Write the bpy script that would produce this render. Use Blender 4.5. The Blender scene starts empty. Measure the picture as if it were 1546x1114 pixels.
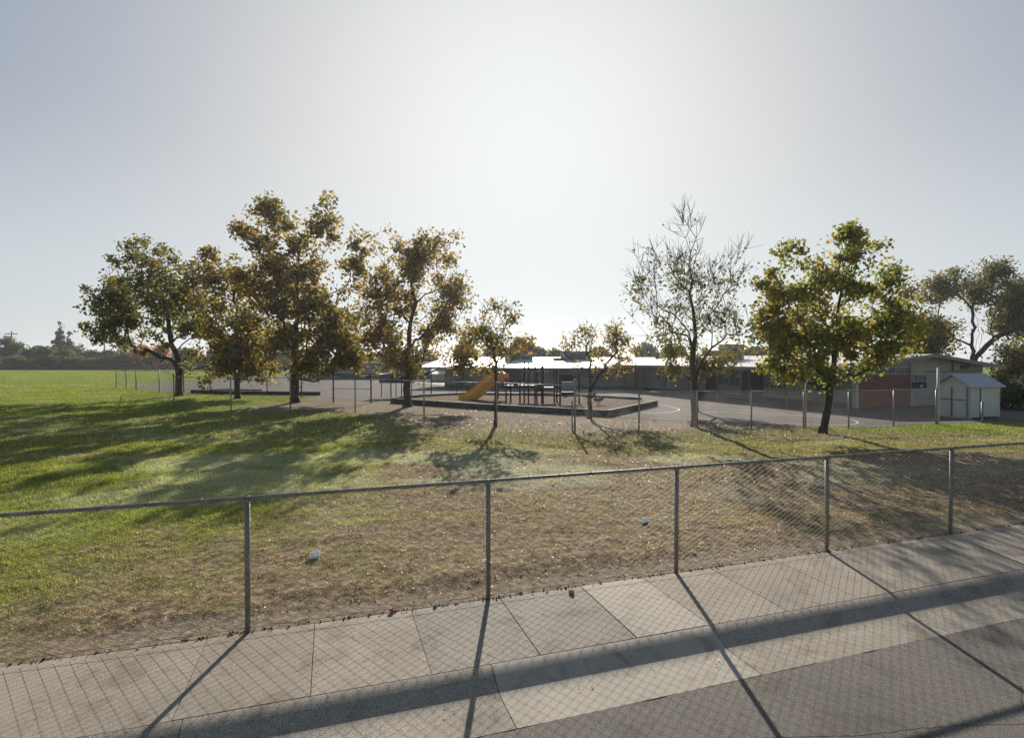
import bpy, bmesh, math, random
import numpy as np
from mathutils import Vector, Matrix
random.seed(7); RNG = np.random.default_rng(7)
R = math.radians
scene = bpy.context.scene
COL = scene.collection

# ------------------------------------------------------------------ camera, sky, sun, exposure
F, CH, HY = 836.0, 3.0, 543.0           # focal length in photo pixels, camera height, horizon row
cam_d = bpy.data.cameras.new('camera'); cam = bpy.data.objects.new('camera', cam_d); COL.objects.link(cam)
cam.location = (0, 0, CH); cam.rotation_euler = (R(90 - 0.96), 0, 0)
cam_d.sensor_width = 36; cam_d.lens = F / 1546 * 36; cam_d.clip_end = 3000; cam_d.clip_start = .05
scene.camera = cam
SUN_EL, SUN_AZ = 23.8, 1.85
HAZE = .00032
SKY_IN, SKY_ROLL, SKY_GAIN = .060, 3.0, 2.02
world = bpy.data.worlds.new('World'); scene.world = world; world.use_nodes = True
nt = world.node_tree; bg = nt.nodes['Background']
sky = nt.nodes.new('ShaderNodeTexSky'); sky.sky_type = 'NISHITA'; sky.sun_disc = False
sky.sun_elevation = R(SUN_EL); sky.sun_rotation = R(SUN_AZ)
sky.air_density = 1.0; sky.dust_density = 3.2; sky.ozone_density = 1.5; sky.altitude = 0
hsv = nt.nodes.new('ShaderNodeHueSaturation'); hsv.inputs['Saturation'].default_value = 1.1
nt.links.new(sky.outputs[0], hsv.inputs['Color'])
# hazy, evenly pale daylight sky: roll off the strong glow round the sun, pale band towards the horizon all round
def vmath(op, a, b):
    n = nt.nodes.new('ShaderNodeVectorMath'); n.operation = op
    for i, x in enumerate((a, b)):
        if isinstance(x, tuple): n.inputs[i].default_value = x
        elif isinstance(x, (int, float)): n.inputs[3].default_value = x
        else: nt.links.new(x, n.inputs[i])
    return n.outputs[0]
raw = vmath('SCALE', hsv.outputs[0], SKY_IN)
den = vmath('ADD', vmath('SCALE', raw, SKY_ROLL), (1, 1, 1))
rolled = vmath('SCALE', vmath('MULTIPLY', vmath('DIVIDE', raw, den), (.955, 1.0, 1.045)), SKY_GAIN)
tcw = nt.nodes.new('ShaderNodeTexCoord'); sp = nt.nodes.new('ShaderNodeSeparateXYZ'); nt.links.new(tcw.outputs['Generated'], sp.inputs[0])
mrw = nt.nodes.new('ShaderNodeMapRange'); mrw.inputs[1].default_value = 0; mrw.inputs[2].default_value = .38; mrw.inputs[3].default_value = .72; mrw.inputs[4].default_value = 0; mrw.interpolation_type = 'SMOOTHSTEP'
nt.links.new(sp.outputs[2], mrw.inputs[0])
mxw = nt.nodes.new('ShaderNodeMix'); mxw.data_type = 'RGBA'; mxw.inputs[7].default_value = (.48, .535, .575, 1); nt.links.new(mrw.outputs[0], mxw.inputs[0]); nt.links.new(rolled, mxw.inputs[6])
scl = vmath('SCALE', mxw.outputs[2], 10.0); nt.links.new(scl, bg.inputs[0])
bg.inputs[1].default_value = .1
sd = bpy.data.lights.new('sun', 'SUN'); sun = bpy.data.objects.new('sun', sd); COL.objects.link(sun)
sd.energy = 5.0; sd.angle = R(.45); sd.color = (1, .93, .82)
sv = Vector((math.sin(R(SUN_AZ)) * math.cos(R(SUN_EL)), math.cos(R(SUN_AZ)) * math.cos(R(SUN_EL)), math.sin(R(SUN_EL))))
sun.rotation_euler = sv.to_track_quat('Z', 'Y').to_euler(); sun.location = (0, 60, 60)
vs = scene.view_settings; vs.view_transform = 'Standard'; vs.look = 'None'; vs.gamma = 1; vs.use_curve_mapping = False
vs.exposure = 0.5

# ------------------------------------------------------------------ helpers
def at(x, y, z=0.0):
    d = (CH - z) * F / (y - HY); return ((x - 773) * d / F, d)
FM, FC = .32807, 7.01054
FD = np.array([1, FM]) / math.hypot(1, FM); FN = np.array([-FD[1], FD[0]])
def uv2xy(u, v): p = np.array([0, FC]) + FD * u + FN * v; return (float(p[0]), float(p[1]))
FANG = math.atan(FM)

def tag(o, label=None, cat=None, group=None, kind=None):
    if label: o['label'] = label
    if cat: o['category'] = cat
    if group: o['group'] = group
    if kind: o['kind'] = kind
    return o
def link(o, parent=None):
    COL.objects.link(o)
    if parent is not None: o.parent = parent
    return o
def thing(name, loc, rz=0, **k):
    o = bpy.data.objects.new(name, None); o.location = loc; o.rotation_euler = (0, 0, rz)
    o.empty_display_size = .3
    return tag(link(o), **k)
class MB:
    def __init__(s): s.v = []; s.f = []
    def add(s, vs_, fs_):
        b = len(s.v); s.v += [tuple(v) for v in vs_]; s.f += [tuple(b + i for i in f) for f in fs_]; return s
    def box(s, c, d, rz=0, rx=0, ry=0):
        m = Matrix.Translation(c) @ Matrix.Rotation(rz, 4, 'Z') @ Matrix.Rotation(ry, 4, 'Y') @ Matrix.Rotation(rx, 4, 'X')
        vs_ = [m @ Vector((sx * d[0] / 2, sy * d[1] / 2, sz * d[2] / 2)) for sz in (-1, 1) for sy in (-1, 1) for sx in (-1, 1)]
        return s.add(vs_, [(0, 2, 3, 1), (4, 5, 7, 6), (0, 1, 5, 4), (2, 6, 7, 3), (0, 4, 6, 2), (1, 3, 7, 5)])
    def tube(s, pts, r, n=8, caps=True):
        pts = [Vector(p) for p in pts]; rs = r if hasattr(r, '__len__') else [r] * len(pts)
        rings = []
        for i, p in enumerate(pts):
            t = (pts[min(i + 1, len(pts) - 1)] - pts[max(i - 1, 0)]).normalized()
            a = t.cross(Vector((0, 0, 1)) if abs(t.z) < .9 else Vector((1, 0, 0))).normalized(); b = t.cross(a)
            rings.append([p + (a * math.cos(2 * math.pi * k / n) + b * math.sin(2 * math.pi * k / n)) * rs[i] for k in range(n)])
        vs_ = [v for r_ in rings for v in r_]; fs_ = []
        for i in range(len(pts) - 1):
            for k in range(n):
                k2 = (k + 1) % n; fs_.append((i * n + k, i * n + k2, (i + 1) * n + k2, (i + 1) * n + k))
        if caps: fs_.append(tuple(range(n))[::-1]); fs_.append(tuple((len(pts) - 1) * n + k for k in range(n)))
        return s.add(vs_, fs_)
    def prism(s, poly, z0, z1):
        n = len(poly); vs_ = [(x, y, z0) for x, y in poly] + [(x, y, z1) for x, y in poly]
        return s.add(vs_, [tuple(range(n))[::-1], tuple(range(n, 2 * n))] + [(i, (i + 1) % n, n + (i + 1) % n, n + i) for i in range(n)])
    def mesh(s, name, mat, smooth=False):
        me = bpy.data.meshes.new(name); me.from_pydata(s.v, [], s.f)
        bm = bmesh.new(); bm.from_mesh(me); bmesh.ops.recalc_face_normals(bm, faces=bm.faces); bm.to_mesh(me); bm.free()
        if smooth: me.polygons.foreach_set('use_smooth', [True] * len(me.polygons))
        me.materials.append(mat); me.update(); return me
    def build(s, name, mat, parent=None, smooth=False, **k):
        return tag(link(bpy.data.objects.new(name, s.mesh(name, mat, smooth)), parent), **k)
def fast_mesh(name, verts, faces, mat, parent=None, smooth=False, **k):
    """verts (n,3); faces (m,q) numpy arrays"""
    me = bpy.data.meshes.new(name); n, q = faces.shape
    me.vertices.add(len(verts)); me.vertices.foreach_set('co', np.asarray(verts, np.float32).ravel())
    me.loops.add(n * q); me.loops.foreach_set('vertex_index', faces.astype(np.int32).ravel())
    me.polygons.add(n); me.polygons.foreach_set('loop_start', np.arange(0, n * q, q, dtype=np.int32))
    me.update(calc_edges=True)
    me.polygons.foreach_set('use_smooth', np.full(n, smooth))
    me.materials.append(mat); me.update()
    return tag(link(bpy.data.objects.new(name, me), parent), **k)
def set_attr(o, name, vals):
    a = o.data.attributes.new(name, 'FLOAT', 'POINT'); a.data.foreach_set('value', np.asarray(vals, np.float32))
def copy_tree(o, parent=None):
    c = o.copy(); COL.objects.link(c); c.parent = parent
    for ch in list(o.children): copy_tree(ch, c)
    return c

def vnoise(x, y, seed=0):
    xi = np.floor(x).astype(np.int64); yi = np.floor(y).astype(np.int64); xf = x - xi; yf = y - yi
    def h(a, b):
        n = (a * 374761393 + b * 668265263 + seed * 1442695041) & 0x7fffffff
        n = ((n ^ (n >> 13)) * 1274126177) & 0x7fffffff; return ((n ^ (n >> 16)) & 0xffff) / 65535.0
    u = xf * xf * (3 - 2 * xf); w = yf * yf * (3 - 2 * yf)
    return (h(xi, yi) * (1 - u) + h(xi + 1, yi) * u) * (1 - w) + (h(xi, yi + 1) * (1 - u) + h(xi + 1, yi + 1) * u) * w
def fbm(x, y, seed=0, o=4):
    s = 0; a = .5; t = 0
    for i in range(o): s = s + a * vnoise(x * 2 ** i + 13.7 * i, y * 2 ** i - 7.1 * i, seed + i); t += a; a *= .5
    return s / t
def sstep(a, b, x): t = np.clip((x - a) / (b - a), 0, 1); return t * t * (3 - 2 * t)

# ------------------------------------------------------------------ materials
def nodes(m): return m.node_tree.nodes, m.node_tree.links
def ramp(ns, stops, interp='LINEAR'):
    r = ns.new('ShaderNodeValToRGB'); e = r.color_ramp; e.interpolation = interp
    while len(e.elements) < len(stops): e.elements.new(.5)
    for el, (p, c) in zip(e.elements, stops): el.position = p; el.color = (*c, 1)
    return r
def mat(name, c1, c2=None, scale=4, rough=.8, metal=0, bump=0, bscale=40, detail=6, trans=0, spec=.5, rand=0, stretch=None, low=.3, high=.7):
    m = bpy.data.materials.new(name); m.use_nodes = True; ns, ls = nodes(m); b = ns['Principled BSDF']
    b.inputs['Roughness'].default_value = rough; b.inputs['Metallic'].default_value = metal
    b.inputs['Specular IOR Level'].default_value = spec
    tc = ns.new('ShaderNodeTexCoord'); src = tc.outputs['Object']
    if stretch:
        mp = ns.new('ShaderNodeMapping'); mp.inputs['Scale'].default_value = stretch; ls.new(src, mp.inputs[0]); src = mp.outputs[0]
    if c2 is None: c2 = tuple(x * .72 for x in c1)
    n = ns.new('ShaderNodeTexNoise'); n.inputs['Scale'].default_value = scale; n.inputs['Detail'].default_value = detail; ls.new(src, n.inputs[0])
    r = ramp(ns, [(low, c1), (high, c2)]); ls.new(n.outputs[0], r.inputs[0]); out = r.outputs[0]
    if rand:
        oi = ns.new('ShaderNodeObjectInfo'); mr = ns.new('ShaderNodeMapRange'); mr.inputs[3].default_value = 1 - rand; mr.inputs[4].default_value = 1 + rand
        ls.new(oi.outputs['Random'], mr.inputs[0]); mx = ns.new('ShaderNodeVectorMath'); mx.operation = 'SCALE'; ls.new(out, mx.inputs[0]); ls.new(mr.outputs[0], mx.inputs['Scale']); out = mx.outputs[0]
    ls.new(out, b.inputs['Base Color'])
    if bump:
        n2 = ns.new('ShaderNodeTexNoise'); n2.inputs['Scale'].default_value = bscale; n2.inputs['Detail'].default_value = 4; ls.new(src, n2.inputs[0])
        bp = ns.new('ShaderNodeBump'); bp.inputs['Strength'].default_value = bump; bp.inputs['Distance'].default_value = .02; ls.new(n2.outputs[0], bp.inputs['Height']); ls.new(bp.outputs[0], b.inputs['Normal'])
    return m
def leaf_mat(name, cols, nscale=.7, trans=.45, rough=.55, clump=.5):
    m = bpy.data.materials.new(name); m.use_nodes = True; ns, ls = nodes(m); b = ns['Principled BSDF']
    b.inputs['Roughness'].default_value = rough; b.inputs['Specular IOR Level'].default_value = .35
    g = ns.new('ShaderNodeNewGeometry'); tc = ns.new('ShaderNodeTexCoord'); n = ns.new('ShaderNodeTexNoise'); n.inputs['Scale'].default_value = nscale; n.inputs['Detail'].default_value = 3
    ls.new(tc.outputs['Object'], n.inputs[0])
    mr = ns.new('ShaderNodeMapRange'); mr.inputs[1].default_value = .25; mr.inputs[2].default_value = .75; ls.new(n.outputs[0], mr.inputs[0])
    mx = ns.new('ShaderNodeMix'); mx.inputs[0].default_value = clump; ls.new(g.outputs['Random Per Island'], mx.inputs[2]); ls.new(mr.outputs[0], mx.inputs[3])
    k = len(cols); r = ramp(ns, [(.12 + .76 * i / (k - 1), c) for i, c in enumerate(cols)]); ls.new(mx.outputs[0], r.inputs[0])
    ls.new(r.outputs[0], b.inputs['Base Color'])
    t = ns.new('ShaderNodeBsdfTranslucent'); vm = ns.new('ShaderNodeVectorMath'); vm.operation = 'MULTIPLY'; vm.inputs[1].default_value = (1.3, 1.25, .85)
    ls.new(r.outputs[0], vm.inputs[0]); ls.new(vm.outputs[0], t.inputs[0])
    ms = ns.new('ShaderNodeMixShader'); ms.inputs[0].default_value = min(.65, trans + .08); ls.new(b.outputs[0], ms.inputs[1]); ls.new(t.outputs[0], ms.inputs[2])
    ls.new(ms.outputs[0], ns['Material Output'].inputs[0]); return m

def ground_mat(name, blade=False):
    """lawn: attributes green / dirt chosen per place; noise breaks the colour up"""
    m = bpy.data.materials.new(name); m.use_nodes = True; ns, ls = nodes(m); b = ns['Principled BSDF']
    b.inputs['Roughness'].default_value = 1; b.inputs['Specular IOR Level'].default_value = .05
    ag = ns.new('ShaderNodeAttribute'); ag.attribute_name = 'green'; ad = ns.new('ShaderNodeAttribute'); ad.attribute_name = 'dirt'
    ge = ns.new('ShaderNodeNewGeometry')
    def noise(sc, det=5):
        n = ns.new('ShaderNodeTexNoise'); n.inputs['Scale'].default_value = sc; n.inputs['Detail'].default_value = det; ls.new(ge.outputs['Position'], n.inputs[0]); return n
    n1 = noise(9 if not blade else 5, 8); n2 = noise(1.3, 4)
    if blade:
        mr = ns.new('ShaderNodeMix'); mr.inputs[0].default_value = .65; ls.new(n1.outputs[0], mr.inputs[2]); ls.new(ge.outputs['Random Per Island'], mr.inputs[3]); fac = mr.outputs[0]
        green = ramp(ns, [(.10, (.045, .085, .016)), (.42, (.15, .20, .032)), (.72, (.30, .31, .065)), (1, (.50, .46, .20))])
        tan = ramp(ns, [(.10, (.08, .058, .034)), (.40, (.235, .168, .098)), (.70, (.42, .32, .205)), (1, (.74, .64, .50))])
    else:
        fac = n1.outputs[0]
        green = ramp(ns, [(.3, (.05, .09, .016)), (.5, (.155, .185, .028)), (.7, (.29, .28, .06))])
        tan = ramp(ns, [(.3, (.085, .06, .036)), (.5, (.20, .145, .095)), (.7, (.38, .29, .20))])
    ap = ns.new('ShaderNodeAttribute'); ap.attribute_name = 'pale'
    dirt = ramp(ns, [(.3, (.13, .095, .065)), (.5, (.235, .185, .13)), (.7, (.36, .295, .215))])
    for r in (green, tan, dirt): ls.new(fac, r.inputs[0])
    # break up the attribute with noise
    def broken(attr, amt):
        s = ns.new('ShaderNodeMath'); s.operation = 'SUBTRACT'; s.inputs[1].default_value = .5; ls.new(n2.outputs[0], s.inputs[0])
        k = ns.new('ShaderNodeMath'); k.operation = 'MULTIPLY_ADD'; k.inputs[1].default_value = amt; ls.new(s.outputs[0], k.inputs[0]); ls.new(attr.outputs['Fac'], k.inputs[2]); k.use_clamp = True; return k
    g = broken(ag, 1.1 if not blade else .8)
    x1 = ns.new('ShaderNodeMix'); x1.data_type = 'RGBA'; ls.new(g.outputs[0], x1.inputs[0]); ls.new(tan.outputs[0], x1.inputs[6]); ls.new(green.outputs[0], x1.inputs[7])
    x2 = ns.new('ShaderNodeMix'); x2.data_type = 'RGBA'; ls.new(ad.outputs['Fac'], x2.inputs[0]); ls.new(x1.outputs[2], x2.inputs[6]); ls.new(dirt.outputs[0] if not blade else tan.outputs[0], x2.inputs[7])
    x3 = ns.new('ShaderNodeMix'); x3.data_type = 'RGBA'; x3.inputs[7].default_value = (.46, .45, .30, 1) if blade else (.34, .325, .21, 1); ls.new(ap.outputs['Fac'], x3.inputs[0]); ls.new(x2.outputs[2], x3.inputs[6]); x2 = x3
    ls.new(x2.outputs[2], b.inputs['Base Color'])
    if blade:
        t = ns.new('ShaderNodeBsdfTranslucent'); vm = ns.new('ShaderNodeVectorMath'); vm.operation = 'MULTIPLY'; vm.inputs[1].default_value = (1.5, 1.6, .9)
        ls.new(x2.outputs[2], vm.inputs[0]); ls.new(vm.outputs[0], t.inputs[0])
        ms = ns.new('ShaderNodeMixShader'); ms.inputs[0].default_value = .5; ls.new(b.outputs[0], ms.inputs[1]); ls.new(t.outputs[0], ms.inputs[2]); ls.new(ms.outputs[0], ns['Material Output'].inputs[0])
    else:
        bp = ns.new('ShaderNodeBump'); bp.inputs['Strength'].default_value = .6; bp.inputs['Distance'].default_value = .03
        n3 = noise(30, 6); ls.new(n3.outputs[0], bp.inputs['Height']); ls.new(bp.outputs[0], b.inputs['Normal'])
    return m
def speckle_mat(name, base, dark, light, big=1.2, fine=160, rough=.85, bump=.25, rand=0, wear=.5, spec=.4):
    m = bpy.data.materials.new(name); m.use_nodes = True; ns, ls = nodes(m); b = ns['Principled BSDF']; b.inputs['Roughness'].default_value = rough
    b.inputs['Specular IOR Level'].default_value = spec
    ge = ns.new('ShaderNodeNewGeometry')
    n1 = ns.new('ShaderNodeTexNoise'); n1.inputs['Scale'].default_value = big; n1.inputs['Detail'].default_value = 8; n1.inputs['Roughness'].default_value = .65; ls.new(ge.outputs['Position'], n1.inputs[0])
    n2 = ns.new('ShaderNodeTexNoise'); n2.inputs['Scale'].default_value = fine; n2.inputs['Detail'].default_value = 3; ls.new(ge.outputs['Position'], n2.inputs[0])
    r1 = ramp(ns, [(.28, tuple(x * (1 - wear * .5) for x in base)), (.5, base), (.75, tuple(min(x * (1 + wear * .35), 1) for x in base))]); ls.new(n1.outputs[0], r1.inputs[0])
    r2 = ramp(ns, [(.33, dark), (.5, (.5, .5, .5)), (.68, light)]); ls.new(n2.outputs[0], r2.inputs[0])
    mx = ns.new('ShaderNodeMix'); mx.data_type = 'RGBA'; mx.blend_type = 'OVERLAY'; mx.inputs[0].default_value = .75; ls.new(r1.outputs[0], mx.inputs[6]); ls.new(r2.outputs[0], mx.inputs[7]); out = mx.outputs[2]
    n5 = ns.new('ShaderNodeTexNoise'); n5.inputs['Scale'].default_value = big * 1.9; n5.inputs['Detail'].default_value = 5; n5.inputs['Distortion'].default_value = 1.2; ls.new(ge.outputs['Position'], n5.inputs[0])
    r5 = ramp(ns, [(.30, (.66, .62, .56)), (.46, (1, 1, 1))]); ls.new(n5.outputs[0], r5.inputs[0])
    n6 = ns.new('ShaderNodeTexNoise'); n6.inputs['Scale'].default_value = big * 14; n6.inputs['Detail'].default_value = 4; ls.new(ge.outputs['Position'], n6.inputs[0])
    r6 = ramp(ns, [(.25, (.62, .58, .52)), (.36, (1, 1, 1)), (.70, (1, 1, 1)), (.80, (1.0, .98, .95))]); ls.new(n6.outputs[0], r6.inputs[0])
    for rr5 in (r5, r6):
        ml = ns.new('ShaderNodeMix'); ml.data_type = 'RGBA'; ml.blend_type = 'MULTIPLY'; ml.inputs[0].default_value = .9; ls.new(out, ml.inputs[6]); ls.new(rr5.outputs[0], ml.inputs[7]); out = ml.outputs[2]
    if rand:
        oi = ns.new('ShaderNodeObjectInfo'); mr = ns.new('ShaderNodeMapRange'); mr.inputs[3].default_value = 1 - rand; mr.inputs[4].default_value = 1 + rand
        ls.new(oi.outputs['Random'], mr.inputs[0]); sc = ns.new('ShaderNodeVectorMath'); sc.operation = 'SCALE'; ls.new(out, sc.inputs[0]); ls.new(mr.outputs[0], sc.inputs['Scale']); out = sc.outputs[0]
    ls.new(out, b.inputs['Base Color'])
    bp = ns.new('ShaderNodeBump'); bp.inputs['Strength'].default_value = bump; bp.inputs['Distance'].default_value = .004; ls.new(n2.outputs[0], bp.inputs['Height']); ls.new(bp.outputs[0], b.inputs['Normal'])
    return m

M = {}
M['lawn'] = ground_mat('lawn_ground'); M['blade'] = ground_mat('grass_blades', True)
M['concrete'] = speckle_mat('sidewalk_concrete', (.278, .234, .182), (.15, .15, .15), (.85, .85, .85), rand=.07)
M['concrete_light'] = speckle_mat('new_concrete', (.362, .316, .258), (.3, .3, .3), (.72, .72, .72), rand=.03, wear=.25)
M['concrete_aged'] = speckle_mat('weathered_concrete', (.238, .202, .162), (.1, .1, .1), (.85, .85, .85), fine=110, rand=.03)
M['kerb'] = speckle_mat('kerb_concrete', (.288, .245, .194), (.15, .15, .15), (.8, .8, .8), fine=90, rand=.08)
M['road'] = speckle_mat('road_asphalt', (.118, .103, .085), (.1, .1, .1), (.95, .95, .95), big=.8, fine=75, bump=.6, wear=.5)
M['asphalt'] = speckle_mat('playground_asphalt', (.125, .108, .096), (.25, .25, .25), (.8, .8, .8), big=.25, fine=40, bump=.3, wear=.7, spec=.15, rough=.95)
M['joint'] = mat('joint_grit', (.13, .11, .09), (.08, .065, .05), scale=20)
M['galv'] = mat('galvanised_steel', (.34, .32, .285), (.20, .18, .15), scale=9, rough=.55, metal=.4, bump=.2, bscale=60)
M['rail'] = mat('inner_fence_steel', (.36, .35, .33), (.26, .25, .23), scale=6, rough=.45, metal=.4)
M['wire'] = mat('galvanised_wire', (.24, .225, .20), (.15, .14, .12), scale=9, rough=.65, metal=.35, spec=.3)
M['dark_steel'] = mat('dark_steel', (.06, .055, .05), (.035, .03, .03), rough=.6, metal=.3)
M['bark'] = mat('bark', (.085, .065, .05), (.035, .027, .022), scale=9, rough=.95, bump=.8, bscale=22, stretch=(1, 1, .25))
M['mulch'] = speckle_mat('bark_mulch', (.15, .10, .068), (.1, .1, .1), (.92, .92, .92), big=1.2, fine=9, bump=.8, wear=.8, spec=.05, rough=1)
M['sand'] = speckle_mat('pit_sand', (.30, .22, .15), (.3, .3, .3), (.7, .7, .7), big=1, fine=30)
M['timber'] = mat('dark_timber_border', (.040, .042, .046), (.022, .024, .028), scale=5, rough=.75, bump=.3)
M['line'] = mat('court_paint', (.62, .58, .50), (.30, .27, .23), scale=2.5, rough=.7, low=.45, high=.8)
M['wall'] = mat('beige_stucco', (.44, .41, .33), (.36, .33, .265), scale=1.5, rough=.9, bump=.1)
M['wall_grey'] = mat('grey_stucco', (.34, .335, .31), (.27, .265, .25), scale=1.2, rough=.9)
M['brown_wall'] = mat('brown_panel', (.10, .062, .055), (.065, .045, .045), scale=1.5, rough=.8)
M['blue_door'] = mat('blue_paint', (.045, .085, .17), (.03, .06, .13), scale=2, rough=.5)
M['teal_glass'] = mat('window_glass', (.05, .09, .10), (.035, .06, .075), scale=2, rough=.15, spec=.8)
M['trim'] = mat('pale_trim', (.55, .53, .48), (.42, .40, .37), scale=2, rough=.6)
M['roof'] = mat('white_roof_coating', (.72, .71, .68), (.55, .54, .51), scale=.8, rough=.45, bump=.2, bscale=20)
M['fascia'] = mat('grey_fascia', (.26, .25, .23), (.20, .19, .18), scale=2, rough=.7)
M['soffit'] = mat('soffit_boards', (.16, .14, .12), (.11, .10, .09), scale=2, rough=.8)
M['plinth'] = mat('dark_plinth', (.06, .065, .085), (.04, .045, .06), scale=2, rough=.8)
M['unit'] = mat('roof_unit_steel', (.17, .19, .21), (.11, .12, .14), scale=2, rough=.6)
M['shed'] = mat('shed_siding', (.58, .57, .50), (.48, .47, .42), scale=1.5, rough=.7)
M['shed_roof'] = mat('shed_roof_shingle', (.44, .45, .47), (.34, .35, .37), scale=6, rough=.75, bump=.3)
M['shed_trim'] = mat('shed_trim', (.13, .17, .16), (.10, .13, .12), rough=.6)
M['blue_board'] = mat('blue_board_paint', (.018, .045, .16), (.014, .034, .12), scale=1.5, rough=.5)
M['slide'] = mat('orange_plastic', (.85, .43, .03), (.75, .34, .03), scale=2, rough=.35)
M['slide2'] = mat('deep_orange_plastic', (.75, .22, .025), (.62, .17, .02), scale=2, rough=.35)
M['play_dark'] = mat('play_frame_steel', (.032, .030, .042), (.022, .02, .028), scale=4, rough=.7, spec=.15)
M['play_grey'] = mat('play_panel_plastic', (.30, .29, .27), (.22, .21, .20), scale=3, rough=.5)
M['white_wall'] = mat('white_siding', (.72, .69, .64), (.60, .58, .54), scale=1, rough=.6)
M['paper'] = leaf_mat('crumpled_paper', [(.62, .66, .88), (.66, .70, .92)], trans=.35)
M['pink'] = mat('pink_wrapper', (.55, .16, .15), (.42, .12, .12), scale=20, rough=.6)
M['orange_paper'] = mat('orange_wrapper', (.62, .28, .12), (.5, .2, .1), scale=20, rough=.6)
M['utility'] = mat('utility_timber', (.09, .075, .06), (.06, .05, .04), rough=.9)
# brick, drawn with relief: single bricks are a pixel or two here
def brick_mat():
    m = bpy.data.materials.new('red_brick'); m.use_nodes = True; ns, ls = nodes(m); b = ns['Principled BSDF']; b.inputs['Roughness'].default_value = .85
    tc = ns.new('ShaderNodeTexCoord'); mp = ns.new('ShaderNodeMapping'); mp.inputs['Rotation'].default_value = (R(90), 0, 0); ls.new(tc.outputs['Object'], mp.inputs[0])
    t = ns.new('ShaderNodeTexBrick'); t.inputs['Color1'].default_value = (.27, .088, .058, 1); t.inputs['Color2'].default_value = (.19, .066, .046, 1); t.inputs['Mortar'].default_value = (.22, .17, .14, 1)
    t.inputs['Scale'].default_value = 1; t.inputs['Mortar Size'].default_value = .012; t.inputs['Brick Width'].default_value = .3; t.inputs['Row Height'].default_value = .1
    ls.new(mp.outputs[0], t.inputs[0]); ls.new(t.outputs[0], b.inputs['Base Color']); return m
M['brick'] = brick_mat()
G, Y, O, B_ = (.055, .075, .018), (.17, .135, .022), (.22, .115, .02), (.075, .05, .018)
DG = (.042, .058, .02)
M['leaf_autumn'] = leaf_mat('autumn_leaves', [(.06, .075, .025), (.11, .11, .035), (.19, .155, .045), (.32, .23, .055), (.42, .28, .07)], trans=.55)
M['leaf_olive'] = leaf_mat('olive_leaves', [(.05, .065, .022), (.08, .095, .03), (.14, .14, .04), (.25, .21, .05), (.34, .23, .06)], trans=.5)
M['leaf_russet'] = leaf_mat('russet_leaves', [(.08, .085, .03), (.19, .165, .055), (.33, .24, .08), (.42, .29, .11)], trans=.55)
M['leaf_green'] = leaf_mat('green_gold_leaves', [(.07, .10, .03), (.13, .17, .045), (.22, .24, .06), (.36, .30, .065), (.45, .28, .065)], trans=.55)
M['leaf_grey'] = leaf_mat('grey_green_leaves', [(.07, .085, .045), (.13, .14, .075), (.20, .20, .09), (.28, .22, .08)])
M['leaf_dark'] = leaf_mat('dark_evergreen_leaves', [(.025, .045, .02), (.045, .075, .03), (.07, .10, .035), (.11, .12, .045)], trans=.35, nscale=.3)
M['leaf_mid'] = leaf_mat('distant_tree_leaves', [(.04, .065, .025), (.08, .105, .035), (.13, .13, .05), (.19, .15, .055)], trans=.4, nscale=.25)
M['leaf_red'] = leaf_mat('red_autumn_leaves', [(.25, .09, .03), (.50, .16, .04), (.60, .22, .05), (.40, .22, .06)], trans=.4, nscale=.4)
M['leaf_yellow'] = leaf_mat('yellow_green_leaves', [(.05, .07, .02), (.12, .12, .025), (.21, .17, .035), (.26, .19, .04)], trans=.45)
M['litter'] = leaf_mat('fallen_leaves', [(.06, .04, .025), (.18, .11, .06), (.34, .25, .16), (.70, .62, .50)], trans=.25, rough=.45, clump=.15)

# ------------------------------------------------------------------ ground: terrain, lawn, asphalt, sidewalk, kerb, road
MB().add([(-850, -250, -.35), (850, -250, -.35), (850, 1350, -.35), (-850, 1350, -.35)], [(0, 1, 2, 3)]).build('ground', M['sand'], kind='structure')

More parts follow.
